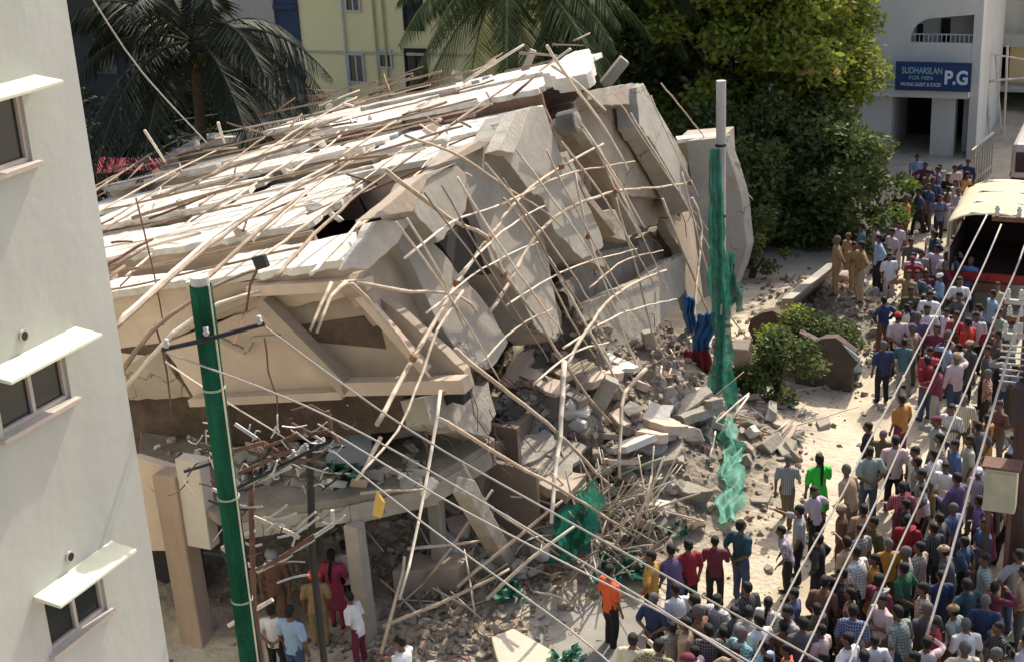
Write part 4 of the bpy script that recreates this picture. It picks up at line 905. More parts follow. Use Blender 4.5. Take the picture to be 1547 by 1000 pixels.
for k in range(45):
    p=GH(rg.gauss(690,50),rg.gauss(900,30)); a=rg.uniform(0,3.14); L=rg.uniform(.5,1.4); el=rg.uniform(-.1,.7); z=max(hill(p.x,p.y),0)+.1; p=Vector((p.x,p.y,z))
    d=Vector((math.cos(a)*math.cos(el),math.sin(a)*math.cos(el),math.sin(el)))*L
    bamboo([p,p+d],rg.uniform(.014,.03),'splintered stick beside the square block wall','sticks by the square wall',rg.choice((BAMB,BAMBD,BAMBP)),name='broken_stick')
for k in range(30):
    p=GH(rg.uniform(960,1200),rg.uniform(560,700)); a=rg.uniform(0,3.14); L=rg.uniform(.6,2); z=max(hill(p.x,p.y),0)+.08; p=Vector((p.x,p.y,z)); d=Vector((math.cos(a),math.sin(a)*.7,rg.uniform(0,.35)))*L
    bamboo([p,p+d],rg.uniform(.015,.035),'stick lying on the rubble near the green post','sticks by the green post',rg.choice((BAMB,BAMBD,BAMBP)),name='broken_stick')
# ================================================================== POSTS, NETS
gp=G(1088,652); b=MB(); gp=Vector((gp.x,gp.y,0)); top=P(1097,122,gp.y); post=empty('scaffold_post',gp,'tall grey post on the street with green netting wrapped around its lower half','post')
b.tube([gp,Vector((gp.x+.02,gp.y,top.z*.5)),Vector((gp.x+.03,gp.y,top.z))],[.115,.115,.11],12); b.build('pole',POSTM,post,smooth=False)
for px in ((1080,220),(1092,326)):
    z=P(*px,gp.y).z; b=MB(); b.tube([Vector((gp.x+.02,gp.y,z-.03)),Vector((gp.x+.02,gp.y,z+.03))],.13,12); b.build('strap',BLACK,post)
ws=[]; ed=[(225,1074,1086),(330,1069,1092),(440,1071,1101),(520,1078,1106),(560,1072,1109),(600,1066,1113),(640,1067,1113),(658,1084,1116)]
for i in range(52):
    y=225+433*i/51; k=max(j for j in range(len(ed)-1) if ed[j][0]<=y+.01); t=(y-ed[k][0])/(ed[k+1][0]-ed[k][0]); xl_=ed[k][1]+(ed[k+1][1]-ed[k][1])*t; xr_=ed[k][2]+(ed[k+1][2]-ed[k][2])*t
    ws.append([P(xl_+(xr_-xl_)*j/10,y,gp.y-.22-.07*math.cos(j*1.3+i*.08)) for j in range(11)])
n_=cloth_strip(ws,'netting',NET,post,amp=.04)
# side flag of netting, behind
ws=[]
for i in range(14):
    t=i/13; ws.append([P(1098+4*s+5*t*s,385+80*t+8*math.sin(s*3),gp.y+.3+.15*math.sin(s*7)) for s in [j/6*3 for j in range(7)]])
cloth_strip(ws,'netting',NET,post,amp=.1)
ws=[]; path=[(1100,650),(1096,672),(1108,700),(1100,722),(1112,748),(1100,772),(1102,802)]
path=nodes_line([GH(x,y)+Z*.22 for x,y in path],.12)
for i,p in enumerate(path):
    wd=.16+.08*math.sin(i*.9)+.12*(i/len(path)); ws.append([p+Vector(((s-.5)*2*wd,.03*math.sin(s*12+i),.09*math.sin(s*9+i*.8)+.06)) for s in [j/8 for j in range(9)]])
o=cloth_strip(ws,'green_net',NETP,amp=.12,seed=4); tag(o,'pale green twisted net trailing down onto the sand from the grey post','net')
ws=[]
for i in range(26):
    t=i/25; ws.append([P(845+58*s+(-10*t),795-65*(1-t)*(.3+s*.8)+60*t*(1-.35*s),24.9+.3*math.sin(s*11+t*2)) for s in [j/12 for j in range(13)]])
o=cloth_strip(ws,'green_net',NET,amp=.16,seed=6); tag(o,'dark green folded net hanging on the sticks left of the stick pile','net')
for k,(cx,cy,w_,h_,m_,lab) in enumerate(((940,845,42,28,NET,'green net tangled in the right foot of the stick pile'),(775,893,18,14,NETP,'small pale green net scrap by the square block wall'),(1005,800,28,10,NET,'dark green net scrap in shade under the leaning block'),(855,992,22,10,NETP,'pale green net scrap on the grey sheet slab at the bottom edge'),(515,708,24,7,NETP,'pale green net scrap on the deck edge'))):
    ws=[]; zz=3.15 if k==4 else .15
    for i in range(12):
        t=i/11-.5; ws.append([G(cx+w_*s,cy+h_*t*2,zz+.22*math.sin(s*9+t*8)+.2) for s in [(j/11-.5)*2 for j in range(12)]])
    o=cloth_strip(ws,'green_net',m_,amp=.16,seed=7+k); tag(o,lab,'net')
b=MB(); pts=[P(562,778,21.9),P(568,742,21.9),P(580,760,21.9),P(575,782,21.9)]; b.prism(pts,U*.06); tag(b.build('cloth',mat('yellow_cloth',(.75,.48,.12),noise_amt=.2,scale=6),bevel=.01),'small yellow orange cloth scrap snagged on the wire','cloth')
# green wrapped pole close to the camera
D=19.0; t_=P(301,418,D); bt=P(368,1000,D); q=Vector((t_.x,t_.y,0)); ep=empty('netted_pole',q,'thick pole wrapped in dark green net before the peach front wall','pole')
rows_=[[q+Z*((t_.z-.12)*i/90)+Vector((math.cos(a),math.sin(a),0))*(.15+.012*noise.noise(Vector((a*2,i*.06,3)))+.012*math.sin(a*9+i*.05)*(.5+noise.noise(Vector((1,i*.1,4))))) for a in [2*math.pi*j/36 for j in range(37)]] for i in range(91)]
cloth_strip(rows_,'netting',mat('dark_green_net_cloth',(.022,.135,.075),noise_amt=.5,scale=5,bump=1.0,streak=True,rough=1,spec=.05,bscale=40),ep,amp=.0)
b=MB(); b.tube([q+Z*(t_.z-.12),q+Z*t_.z],.13,14); b.build('pole_top',POSTM,ep)
b=MB()
for k in range(24):
    z=.3+k*(t_.z-.6)/24; 
    if k%5==0: b.tube([q+Z*z,q+Z*(z+.03)],.166,14)
b.build('tie_ropes',mat('pale_green_rope',(.35,.45,.28)),ep)
b=MB(); b.tube([q+V*.165+Z*0-U*.03,q+V*.165+Z*(t_.z-.1)-U*.03],.014,6); b.build('bamboo_spine',BAMBP,ep)
# bent steel electric frame beside it
F0=P(470,800,20); fr0=empty('steel_frame',Vector((F0.x,F0.y,0)),'bent steel electric pole with a tangled rack of cross arms beside the netted pole','electric pole')
def fb(name,pts,r,m,D=20.0,dz=0):
    b=MB(); b.tube([P(q[0],q[1],D) for q in pts],r,6); return b.build(name,m,fr0)
p1=P(385,905,20); b=MB(); b.tube([Vector((p1.x,p1.y,0)),P(383,905,20),P(382,860,20),P(378,705,20)],.045,8); b.build('upright',RUST,fr0)
b=MB(); p2=P(472,840,20.3); b.tube([Vector((p2.x,p2.y,0)),p2,P(468,680,20.3)],.06,8); b.build('upright',BLACK,fr0)
rk=[(275,710),(320,735),(350,740),(490,670),(510,640),(500,625)]
for pts in ([(318,690),(355,680),(400,668)],[(350,741),(420,705),(495,668)],[(278,712),(318,700)],[(318,725),(350,742)],[(388,662),(400,675),(430,665),(462,650)],[(360,715),(400,697),(440,680)],[(395,725),(440,705)],[(430,695),(470,672),(490,662)],[(318,690),(330,715),(350,742)],[(400,668),(430,690)],[(462,650),(490,668)],[(440,640),(470,655),(500,650)],[(355,640),(388,662)],[(495,620),(500,650),(510,668)],[(500,650),(525,612)],[(375,700),(380,722)],[(412,690),(425,700)],[(335,708),(345,720)],[(500,628),(470,612),(440,620)],[(320,738),(345,748),(355,745)]):
    fb('rack_bar',[(x,y,(0,)) for x,y in pts],rg.uniform(.02,.036),rg.choice((STEEL,RUST,RUST,BLACK,POSTM)),20+rg.uniform(-.25,.25))
for pts,m_ in (([(335,828),(390,862),(402,852)],BAMBP),([(335,828),(385,800)],STEEL),([(362,872),(420,845),(475,808)],RUST),([(345,945),(378,925),(412,905)],BAMBP),([(382,780),(440,805),(452,812)],BAMB),([(475,810),(503,792),(502,770)],STEEL),([(335,828),(345,850),(382,858)],BLACK)):
    fb('cross_arm',[(x,y) for x,y in pts],.035,m_,20)
for k in range(14):
    t_1=rg.random(); a=P(350+145*t_1,741-73*t_1,20+rg.uniform(-.1,.1))+Z*.02; b=MB(); dd=Vector((rg.uniform(-.05,.05),0,.14)); b.tube([a,a+dd*.3,a+dd*.35,a+dd*.7,a+dd*.72,a+dd],[.03,.05,.028,.05,.028,.03],9); b.build('insulator',rg.choice((BLACK,STEEL)),fr0,smooth=True)
for k in range(60):
    a=P(rg.uniform(275,520),rg.uniform(640,735),20+rg.uniform(-.3,.3)); c=a+Vector((rg.uniform(-.4,.4),rg.uniform(-.2,.2),rg.uniform(-.25,.3))); mm_=(a+c)/2+Vector((0,0,rg.uniform(-.12,.12)))
    b=MB(); b.tube(nodes_line([a,mm_,c],.15),.012,5); b.build('bent_rod',rg.choice((RUST,STEEL,POSTM,BLACK)),fr0)
for k in range(34):
    a=P(rg.uniform(300,490),rg.uniform(690,890),20+rg.uniform(-.25,.25)); L=rg.uniform(.25,.8); th=rg.uniform(-.5,1.2); c=a+Vector((math.cos(th)*L,rg.uniform(-.2,.2),math.sin(th)*L*.7)); mm_=(a+c)/2+Vector((0,0,rg.uniform(-.1,.1)))
    b=MB(); b.tube(nodes_line([a,mm_,c],.2),rg.uniform(.01,.022),5); b.build('bent_rod',rg.choice((RUST,BLACK,POSTM,BLACK,STEEL)),fr0)
b=MB(); b.tube([P(245,528,18.8),P(305,515,18.75),P(400,489,18.9)],.035,7); ca=b.build('cross_arm',BLACK,ep)
for x,y in ((252,525),(392,490),(312,507)):
    a=P(x,y,18.75); b=MB(); b.tube([a,a+Z*.05,a+Z*.06,a+Z*.12],[.03,.05,.03,.04],9); b.build('insulator',STEEL,ca,smooth=True)
a=P(394,396,21); lf=empty('floodlight',a,'small black square floodlight on a bent bracket before the white roof slab','floodlight'); b=MB(); b.box(a,(V*.9+Z*.25).normalized()*.22,U*.1,(Z*.95-V*.3).normalized()*.2); b.build('housing',BLACK,lf,bevel=.012)
b=MB(); b.tube([a,P(378,430,21.2),P(372,470,21.5),P(352,520,20.4)],.022,6); b.build('bracket',RUST,lf)
# ================================================================== UTILITY POLE ON THE RIGHT, WIRES
ub=G(1529,905); ub=Vector((ub.x,ub.y,0)); up=empty('utility_pole',ub,'dark brown utility pole with cross arms and a grey meter box, right edge','utility pole')
def UPz(py): return P(1535,py,ub.y).z
b=MB(); b.tube([ub,ub+Z*UPz(640),ub+Z*UPz(300)],[.2,.19,.15],14); b.build('pole',mat('dark_pole',(.10,.06,.045),noise_amt=.4,scale=3,bump=.3,streak=True),up)
bx=P(1512,735,ub.y-.5); b=MB(); b.box(bx,V*.56,U*.36,Z*.86); mb_=b.build('meter_box',mat('box_paint',(.52,.49,.34),noise_amt=.25,scale=3,rough=.6,bump=.1),up,bevel=.02)
b=MB(); b.box(bx+Z*.45,V*.66,U*.46,Z*.05); b.build('box_lid',RUST,mb_,bevel=.01)
b=MB(); b.box(bx+V*.02-U*.187,V*.44,U*.012,Z*.7); b.build('box_door',mat('box_paint',(.52,.49,.34)),mb_,bevel=.004)
for s in(-.18,.18):
    b=MB(); b.bar(Vector((bx.x,bx.y,0))+V*s,Vector((bx.x,bx.y,bx.z-.43))+V*s,.07,.07); b.build('box_leg',RUST,up)
for k,py in enumerate((332,455,480,505)):
    z=UPz(py); w_=(.8,.5,.45,.5)[k]; b=MB(); b.bar(ub+Z*z-V*w_-U*.2,ub+Z*z+V*w_-U*.2,.08,.08); ca=b.build('cross_arm',(RUST,POSTM,RUST,POSTM)[k],up)
    for s in (-.9,-.45,.45,.9):
        a=ub+Z*(z+.04)+V*w_*s-U*.2; b=MB(); b.tube([a,a+Z*.06,a+Z*.07,a+Z*.14,a+Z*.15,a+Z*.19],[.025,.05,.03,.05,.03,.03],9); b.build('insulator',mat('porcelain',(.6,.57,.5),rough=.3,noise_amt=.1),ca,smooth=True)
for k in range(7):
    z=UPz(520+k*9); b=MB(); b.bar(ub+Z*z-V*.5-U*.22,ub+Z*z-V*.1-U*.22,.025,.025); b.build('rack_bar',POSTM,up)
b=MB(); b.box(ub+Z*UPz(700)*.0+Z*UPz(600)+V*.02-U*.35,V*.5,U*.35,Z*.7); b.build('switch_box',mat('dark_box',(.07,.05,.05)),up,bevel=.02)
def wire(a,c,sag,r,lab,m=WIRE,tw=0):
    n=26; pts=[]
    for i in range(n+1):
        t=i/n; p=a.lerp(c,t)-Z*(4*sag*t*(1-t)); p=p+Vector((.5-noise.noise(Vector((t*9,a.x,1))),0,noise.noise(Vector((t*9,a.x,5)))))*.03; pts.append(p)
    b=MB(); b.tube(pts,r,6); return tag(b.build('cable',m,smooth=True),lab,'cable','overhead cables')
za=UPz(332)+.2
for k,(x0,y0,x1,y1,lab) in enumerate(((1490,325,1095,1060,'leftmost of the four thick street cables running over the crowd'),(1512,340,1178,1050,'second from left of the four thick street cables over the crowd'),(1547,372,1285,985,'third from left of the four thick street cables over the crowd'),(1560,400,1415,900,'rightmost of the four thick street cables, ending by the meter box'))):
    a=P(x0,y0,ub.y-.2); c=P(x1,y1,(15.5,15.8,17.2,19.0)[k]); d=(c-a); c=c+d*.25 if k<3 else c+d*.1; wire(a,c,.12,(.015,.015,.016,.021)[k],lab)
for k,(q,w2) in enumerate(((((250,532,18.8),(520,640,18.4),(900,860,16.5),(1130,1005,15)),'service wire from the netted pole arm down across the stick pile'),(((480,640,20),(700,770,18.5),(1000,925,16.5),(1150,1010,15)),'service wire from the steel frame over the orange-shirt man'),(((470,655,20),(640,790,18.6),(860,950,17),(930,1010,16)),'lowest service wire from the steel frame past the square block wall'),(((395,490,18.9),(620,650,18.2),(900,810,17),(1250,1005,15)),'upper service wire from the netted pole arm to the crowd'))):
    b=MB(); b.tube(nodes_line([P(*x) for x in q],.5),.014,5); tag(b.build('cable',WIRE if k in(0,1) else WIRET,smooth=True),w2,'cable','service wires in front of the wreck')
b=MB(); b.tube(nodes_line([P(105,-60,24),P(150,15,24.6),P(215,110,26),P(312,216,29)],.5),.014,5); tag(b.build('cable',WIRET),'thin slack cable crossing the dark palm at top left','cable','service wires in front of the wreck')
# ================================================================== PEOPLE
SKIN=mat('skin_brown',(.17,.085,.05),noise_amt=.12,scale=8,bump=0,rough=.55)
EYE=mat('eye_dark',(.02,.015,.012),noise_amt=.1,bump=0,rough=.3); EYW=mat('eye_white',(.55,.52,.48),noise_amt=.05,bump=0,rough=.4); LIP=mat('lips',(.15,.05,.04),noise_amt=.1,bump=0)
HAIR=mat('black_hair',(.012,.010,.009),noise_amt=.3,scale=30,bump=.5,rough=.55)
SHOE=mat('dark_sandal',(.05,.035,.025),noise_amt=.2,scale=10,bump=0)
def loft(b,rings,n=14,mi=0):
    """rings: (centre, ax, ay) with ax, ay as half-axis vectors"""
    vs=[]
    for c,ax,ay in rings:
        for j in range(n):
            th=2*math.pi*j/n; vs.append(Vector(c)+ax*math.cos(th)+ay*math.sin(th))
    m=len(rings); fs=[(i*n+j,i*n+(j+1)%n,(i+1)*n+(j+1)%n,(i+1)*n+j) for i in range(m-1) for j in range(n)]
    fs+=[tuple(range(n-1,-1,-1)),tuple(range((m-1)*n,m*n))]; b.add(vs,fs,mi)
def hring(z,x,y,rx,ry): return (Vector((x,y,z)),Vector((rx,0,0)),Vector((0,ry,0)))
def ball(b,c,r,M=None,n=10):
    c=Vector(c); r=Vector(r) if not isinstance(r,(int,float)) else Vector((r,r,r)); M=M or Matrix.Identity(3)
    rs=[]
    for i in range(1,n): 
        a=-math.pi/2+math.pi*i/n; rs.append((c+M@Vector((0,0,r.z*math.sin(a))),M@Vector((r.x*math.cos(a),0,0)),M@Vector((0,r.y*math.cos(a),0))))
    loft(b,rs,12)
def limb(b,pts,rad,n=10):
    ps=[];rs=[]
    for i in range(len(pts)-1):
        for k in range(4):
            t=k/4; ps.append(Vector(pts[i]).lerp(Vector(pts[i+1]),t)); rs.append(rad[i]*(1-t)+rad[i+1]*t)
    ps.append(Vector(pts[-1])); rs.append(rad[-1]); b.tube(ps,rs,n)
    for p,r in ((pts[0],rad[0]),(pts[-1],rad[-1])): ball(b,p,r*.99,n=8)
def weld(b,name,mats,vox,smoothit=2,disp=0,seed=0,dec=None):
    me=bpy.data.meshes.new('tmp'); me.from_pydata(b.v,[],b.f); bm=bmesh.new(); bm.from_mesh(me); bmesh.ops.recalc_face_normals(bm,faces=bm.faces); bm.to_mesh(me); bm.free()
    o=bpy.data.objects.new('tmp',me); COL.objects.link(o); md=o.modifiers.new('r','REMESH'); md.mode='VOXEL'; md.voxel_size=vox
    if smoothit: s=o.modifiers.new('s','SMOOTH'); s.factor=.5; s.iterations=smoothit
    if dec: d=o.modifiers.new('d','DECIMATE'); d.ratio=dec
    dg=bpy.context.evaluated_depsgraph_get(); dg.update(); m2=bpy.data.meshes.new_from_object(o.evaluated_get(dg)); bpy.data.objects.remove(o)
    m2.name=name; m2.materials.clear()
    for m in mats: m2.materials.append(m)
    if disp:
        for v in m2.vertices:
            c=v.co; k=noise.noise(Vector((c.x*9,c.y*9,c.z*5+seed)))+.5*noise.noise(Vector((c.x*22,c.y*22,c.z*9+seed)))
            v.co=c+v.normal*disp*k
    m2.polygons.foreach_set('use_smooth',[True]*len(m2.polygons)); m2.update(); return m2
def make_pose(i,feet,arms,head=(0,0),lean=(0,0),style='shirt',sleeve='short',hair='short',grip=.5):
    """arms: ((elbow),(wrist)) for the left (-x) and right (+x) arm; head=(yaw,pitch); returns meshes"""
    lx,ly=lean
    def tor(z): return lx*max(0,z-.95)/.5, ly*max(0,z-.95)/.5
    B=MB(); S=MB(); T=MB(); H=MB()
    rings=[(.86,.145,.10),(.94,.155,.11),(1.04,.135,.098),(1.14,.14,.10),(1.24,.158,.108),(1.33,.168,.105),(1.39,.15,.088),(1.435,.09,.068),(1.46,.055,.055)]
    if style!='shirt': rings=[(.86,.155,.115),(.94,.16,.115),(1.04,.12,.092),(1.14,.125,.10),(1.24,.142,.118),(1.33,.15,.10),(1.39,.135,.08),(1.435,.08,.06),(1.46,.05,.05)]
    R=[]
    for z,rx,ry in rings: x,y=tor(z); R.append(hring(z,x,y,rx,ry))
    loft(B,R,18)
    x,y=tor(1.5); limb(B,[(x,y-.005,1.42),(x,y+.012,1.52)],[.058,.052])
    # head
    hc=Vector((x,y+.02,1.60)); M=Matrix.Rotation(head[0],3,'Z')@Matrix.Rotation(head[1],3,'X')
    def hp(v): return hc+M@Vector(v)
    ball(B,hp((0,-.008,.025)),(.076,.096,.095),M,12); ball(B,hp((0,.03,-.045)),(.056,.06,.062),M,10); ball(B,hp((0,.055,-.088)),(.028,.026,.022),M,8)
    limb(B,[hp((0,.086,.012)),hp((0,.108,-.024))],[.010,.017],8); ball(B,hp((0,.078,.03)),(.055,.02,.014),M,8)
    ball(B,hp((0,.084,-.055)),(.026,.014,.011),M,8)
    for s in(-1,1):
        ball(B,hp((s*.079,-.005,-.005)),(.014,.024,.034),M,8); ball(B,hp((s*.036,.066,-.02)),(.024,.024,.022),M,8)
    # hair
    for k in range(1):
        ball(H,hp((0,-.018,.038)),(.087,.104,.100),M,14)
        if hair=='short': ball(H,hp((0,-.055,-.01)),(.075,.06,.075),M,10)
        if hair in('plait','bun'): ball(H,hp((0,-.05,-.02)),(.08,.065,.09),M,10)
        if hair=='plait': limb(H,[hp((0,-.10,-.02)),hp((0,-.13,-.12)),(x,y-.145,1.28),(x,y-.15,1.08)],[.035,.036,.03,.015])
        if hair=='bun': ball(H,hp((0,-.125,-.02)),.045,M,10)
    # arms
    SH=[Vector((tor(1.37)[0]-.185,tor(1.37)[1],1.375)),Vector((tor(1.37)[0]+.185,tor(1.37)[1],1.375))]
    for s,sh,(el,wr) in ((-1,SH[0],arms[0]),(1,SH[1],arms[1])):
        el,wr=Vector(el),Vector(wr)
        el=sh+(el-sh).normalized()*.285; wr=el+(wr-el).normalized()*.255
        limb(B,[sh+Vector((-s*.04,0,-.02)),sh,el,wr],[.058,.055,.042,.027])
        d=(wr-el).normalized(); side=d.cross(Vector((0,0,1)) if abs(d.z)<.8 else Vector((0,1,0))).normalized(); up=side.cross(d).normalized()
        pc=wr+d*.05; Mh=Matrix((side,d,up)).transposed(); ball(B,pc,(.040,.052,.017),Mh,8)
        curl=-up*.35 if d.z>-.5 else -up*.35
        for f,(o_,L) in enumerate(((-.030,.066),(-.010,.078),(.011,.072),(.030,.056))):
            a=wr+d*.085+side*o_; m_=a+(d+curl*grip).normalized()*L*.5; e=m_+(d+curl*grip*3.2).normalized()*L*.5
            limb(B,[a,m_,e],[.0105,.0100,.0085],8)
        a=wr+d*.03-side*.034; m_=a+(d*.6-side*.8).normalized()*.036; limb(B,[a,m_,m_+(d*.95-side*.25).normalized()*.032],[.013,.0115,.009],8)
        # sleeve
        if sleeve=='long': limb(S,[sh+Vector((-s*.05,0,-.02)),sh,el,el.lerp(wr,.93)],[.078,.076,.06,.044])
        else: limb(S,[sh+Vector((-s*.05,0,-.02)),sh,sh.lerp(el,.82)],[.078,.078,.068])
    # legs
    for s,(fx,fy,kf) in ((-1,feet[0]),(1,feet[1])):
        hip=Vector((s*.085,0,.90)); an=Vector((fx,fy,.085+ (0 if kf<.5 else .0))); kn=(hip+an)/2+Vector((s*.01,.03+abs(fy)*.15,.03))
        limb(B,[hip,kn,kn.lerp(an,.35),an],[.084,.056,.053,.038])
        fd=Vector((s*.25,1,0)).normalized(); ball(B,an+fd*.06+Vector((0,0,-.045)),(.042,.125,.038),Matrix.Rotation(-s*.24,3,'Z'),8)
        limb(B,[an,an-Vector((0,.01,.04))],[.038,.036])
        if style=='shirt': limb(T,[hip+Vector((-s*.01,0,.04)),hip-Vector((0,0,.04)),kn,an+Vector((0,-.01,.02))],[.105,.108,.079,.064])
        elif style=='kurta': limb(T,[hip+Vector((-s*.01,0,.04)),kn,an+Vector((0,0,.03))],[.10,.07,.05])
    if style=='shirt':
        RR=[(.80,.172,.128),(.88,.176,.132),(.95,.172,.13),(1.04,.158,.122),(1.14,.163,.124),(1.24,.180,.13),(1.33,.187,.124),(1.385,.170,.108),(1.43,.105,.082),(1.452,.070,.066)]
        loft(T,[hring(.80,0,0,.150,.118),hring(.90,0,0,.160,.122),hring(.99,0,0,.150,.115)],16)
    elif style=='kurta': RR=[(.50,.235,.20),(.62,.215,.18),(.80,.195,.155),(.92,.18,.138),(1.04,.148,.118),(1.14,.150,.122),(1.24,.167,.136),(1.33,.172,.122),(1.385,.155,.10),(1.43,.095,.075),(1.452,.063,.06)]
    else:
        RR=[(1.0,.15,.12),(1.04,.148,.118),(1.14,.150,.122),(1.24,.167,.136),(1.33,.172,.122),(1.385,.155,.10),(1.43,.095,.075),(1.452,.063,.06)]
        loft(T,[hring(z,0,0,a,c) for z,a,c in ((.10,.22,.20),(.3,.20,.18),(.6,.185,.16),(.8,.185,.155),(.92,.18,.145),(1.04,.155,.125))],18)
        loft(T,[(Vector((-.10+.17*t,.0,.95+.5*t)),Vector((.10,0,.03)),Vector((0,.15,0))) for t in (0,.3,.6,1)],14)
    loft(S,[hring(z,*tor(z),a,c) for z,a,c in RR],20)
    bm_=weld(B,'body',[SKIN,EYE,EYW,LIP,SHOE],.0105,1,dec=.6)
    Mi=M.inverted()
    for p in bm_.polygons:
        c=p.center; q=Mi@(c-hc)
        if c.z<.085: p.material_index=4
        elif q.y>.066 and .002<q.z<.024-.004 and .022<abs(q.x)<.05: p.material_index=1 if abs(abs(q.x)-.036)<.008 else 2
        elif q.y>.085 and -.064<q.z<-.046 and abs(q.x)<.026: p.material_index=3
    hm=weld(H,'hair',[HAIR],.012,1,disp=.006,dec=.5)
    # carve hair off the face: pull vertices below the hairline inside the skull
    for v in hm.vertices:
        q=Mi@(v.co-hc)
        if q.y>.0 and q.z<.052-(.075-q.y)*.35: v.co=hc+M@(Vector((q.x*.72,min(q.y,.05)*.6,q.z*.75)))
    return dict(body=bm_,hair=hm,shirt=weld(S,'shirt',[SKIN],.015,1,disp=.012,seed=i,dec=.5),trousers=weld(T,'trousers',[SKIN],.016,1,disp=.012,seed=i+9,dec=.5),hc=hc,M=M,style=style)
st=((-.11,.02,0),(.11,-.02,0)); wd_=((-.17,.0,0),(.17,.04,0)); wk=((-.09,.27,0),(.09,-.25,0)); ct=((-.10,.0,0),(.16,.10,0))
dn=lambda s:((s*.255,-.02,1.10),(s*.25,.07,.85)); hipp=lambda s:((s*.42,-.08,1.18),(s*.20,.07,.98)); beh=lambda s:((s*.28,-.12,1.13),(s*.02,-.2,.95))
fold=lambda s:((s*.27,.04,1.12),(-s*.08,.22,1.14)); fwd=lambda s:((s*.25,.08,1.12),(s*.16,.33,1.13))
POSES=[('standing with arms down',dict(feet=st,arms=(dn(-1),dn(1)),head=(.15,-.05))),
('with hands on hips',dict(feet=wd_,arms=(hipp(-1),hipp(1)),head=(-.3,0),sleeve='long')),
('with folded arms',dict(feet=ct,arms=(fold(-1),fold(1)),head=(.35,.08))),
('with hands behind the back',dict(feet=st,arms=(beh(-1),beh(1)),head=(-.2,.1))),
('shading the eyes with one hand',dict(feet=ct,arms=(dn(-1),((.36,.20,1.33),(.10,.17,1.64))),head=(.1,.15),sleeve='long')),
('pointing with one arm',dict(feet=wd_,arms=(dn(-1),((.27,.28,1.36),(.32,.6,1.46))),head=(-.2,.05),grip=.9)),
('walking',dict(feet=wk,arms=(((-.25,-.15,1.13),(-.24,-.2,.9)),((.25,.12,1.12),(.24,.30,.97))),head=(0,-.12),lean=(0,.05))),
('holding something at the chest',dict(feet=st,arms=(fwd(-1),fwd(1)),head=(.1,-.3),sleeve='long')),
('with one hand on the hip',dict(feet=ct,arms=(hipp(-1),dn(1)),head=(.5,0),lean=(.03,0))),
('in a long tunic',dict(feet=st,arms=(dn(-1),fwd(1)),head=(.2,0),style='kurta',hair='plait')),
('in a sari',dict(feet=st,arms=(fold(-1),dn(1)),head=(-.3,0),style='sari',hair='bun')),
('leaning forward',dict(feet=wd_,arms=(((-.26,.06,1.10),(-.2,.22,.9)),((.26,.06,1.1),(.22,.2,.88))),head=(-.1,-.1),lean=(.02,.14)))]
PM=[make_pose(i,**k) for i,(n_,k) in enumerate(POSES)]
b=MB(); ball(b,(0,-.012,.062),(.10,.122,.075)); limb(b,[(-.05,.09,.045),(.05,.09,.045)],[.03,.03]); CAPM=weld(b,'cap',[SKIN],.014,1)
b=MB(); ball(b,(0,-.012,.05),(.115,.14,.105)); loft(b,[hring(.012,0,-.01,.13,.165),hring(.026,0,-.01,.13,.165)]); HELM=weld(b,'helmet',[SKIN],.014,1)
CLO={}
def cloth_m(cn,pat=''):
    k=cn+pat
    if k in CLO: return CLO[k]
    c=COLS[cn]; m=mat('cloth_'+k.replace(' ','_'),c,noise_amt=.18,scale=4,bump=.15,rough=.9,bscale=18)
    if pat:
        t=m.node_tree; N=t.nodes; L=t.links; bs=N['Principled BSDF']; src=bs.inputs['Base Color'].links[0].from_socket
        tc=N.new('ShaderNodeTexCoord'); w1=N.new('ShaderNodeTexWave'); w1.bands_direction='X'; w1.inputs['Scale'].default_value=7; L.new(tc.outputs['Object'],w1.inputs[0])
        w2=N.new('ShaderNodeTexWave'); w2.bands_direction='Z'; w2.inputs['Scale'].default_value=6; L.new(tc.outputs['Object'],w2.inputs[0])
        mt=N.new('ShaderNodeMath'); mt.operation='MAXIMUM'
        (L.new(w1.outputs[1],mt.inputs[0]),L.new(w2.outputs[1],mt.inputs[1])) if pat==' checked' else (L.new(w1.outputs[1],mt.inputs[0]),L.new(w1.outputs[1],mt.inputs[1]))
        r=N.new('ShaderNodeValToRGB'); r.color_ramp.elements[0].position=.72; r.color_ramp.elements[1].position=.86; L.new(mt.outputs[0],r.inputs[0])
        x=N.new('ShaderNodeMix'); x.data_type='RGBA'; L.new(r.outputs[0],x.inputs[0]); L.new(src,x.inputs[6]); x.inputs[7].default_value=(*[v*.4 if sum(c)>.7 else min(1,v*2.2+.1) for v in c],1); L.new(x.outputs[2],bs.inputs['Base Color'])
    CLO[k]=m; return m
COLS={'white':(.72,.71,.69),'cream':(.62,.57,.42),'lavender':(.50,.44,.52),'pale pink':(.60,.46,.45),'grey':(.32,.32,.31),'sage grey':(.30,.36,.32),'dark grey':(.10,.10,.10),'black':(.022,.022,.024),'navy':(.03,.045,.10),'dark teal':(.03,.07,.09),'blue':(.07,.12,.25),'purple':(.13,.09,.19),'light blue':(.30,.42,.58),'teal':(.07,.17,.18),'bright red':(.48,.035,.025),'dark red':(.25,.02,.03),'maroon':(.15,.03,.05),'orange red':(.80,.13,.04),'mustard':(.40,.23,.05),'ochre':(.48,.22,.06),'khaki':(.32,.21,.10),'brown':(.16,.08,.05),'tan':(.42,.30,.19),'olive':(.09,.08,.04),'bright green':(.04,.50,.05),'dark green':(.03,.12,.06),'pink red':(.36,.05,.09),'denim':(.06,.09,.16),'dusty brown':(.15,.12,.09)}
def setm(o,m):
    o.material_slots[0].link='OBJECT'; o.material_slots[0].material=m
ALLP=[]
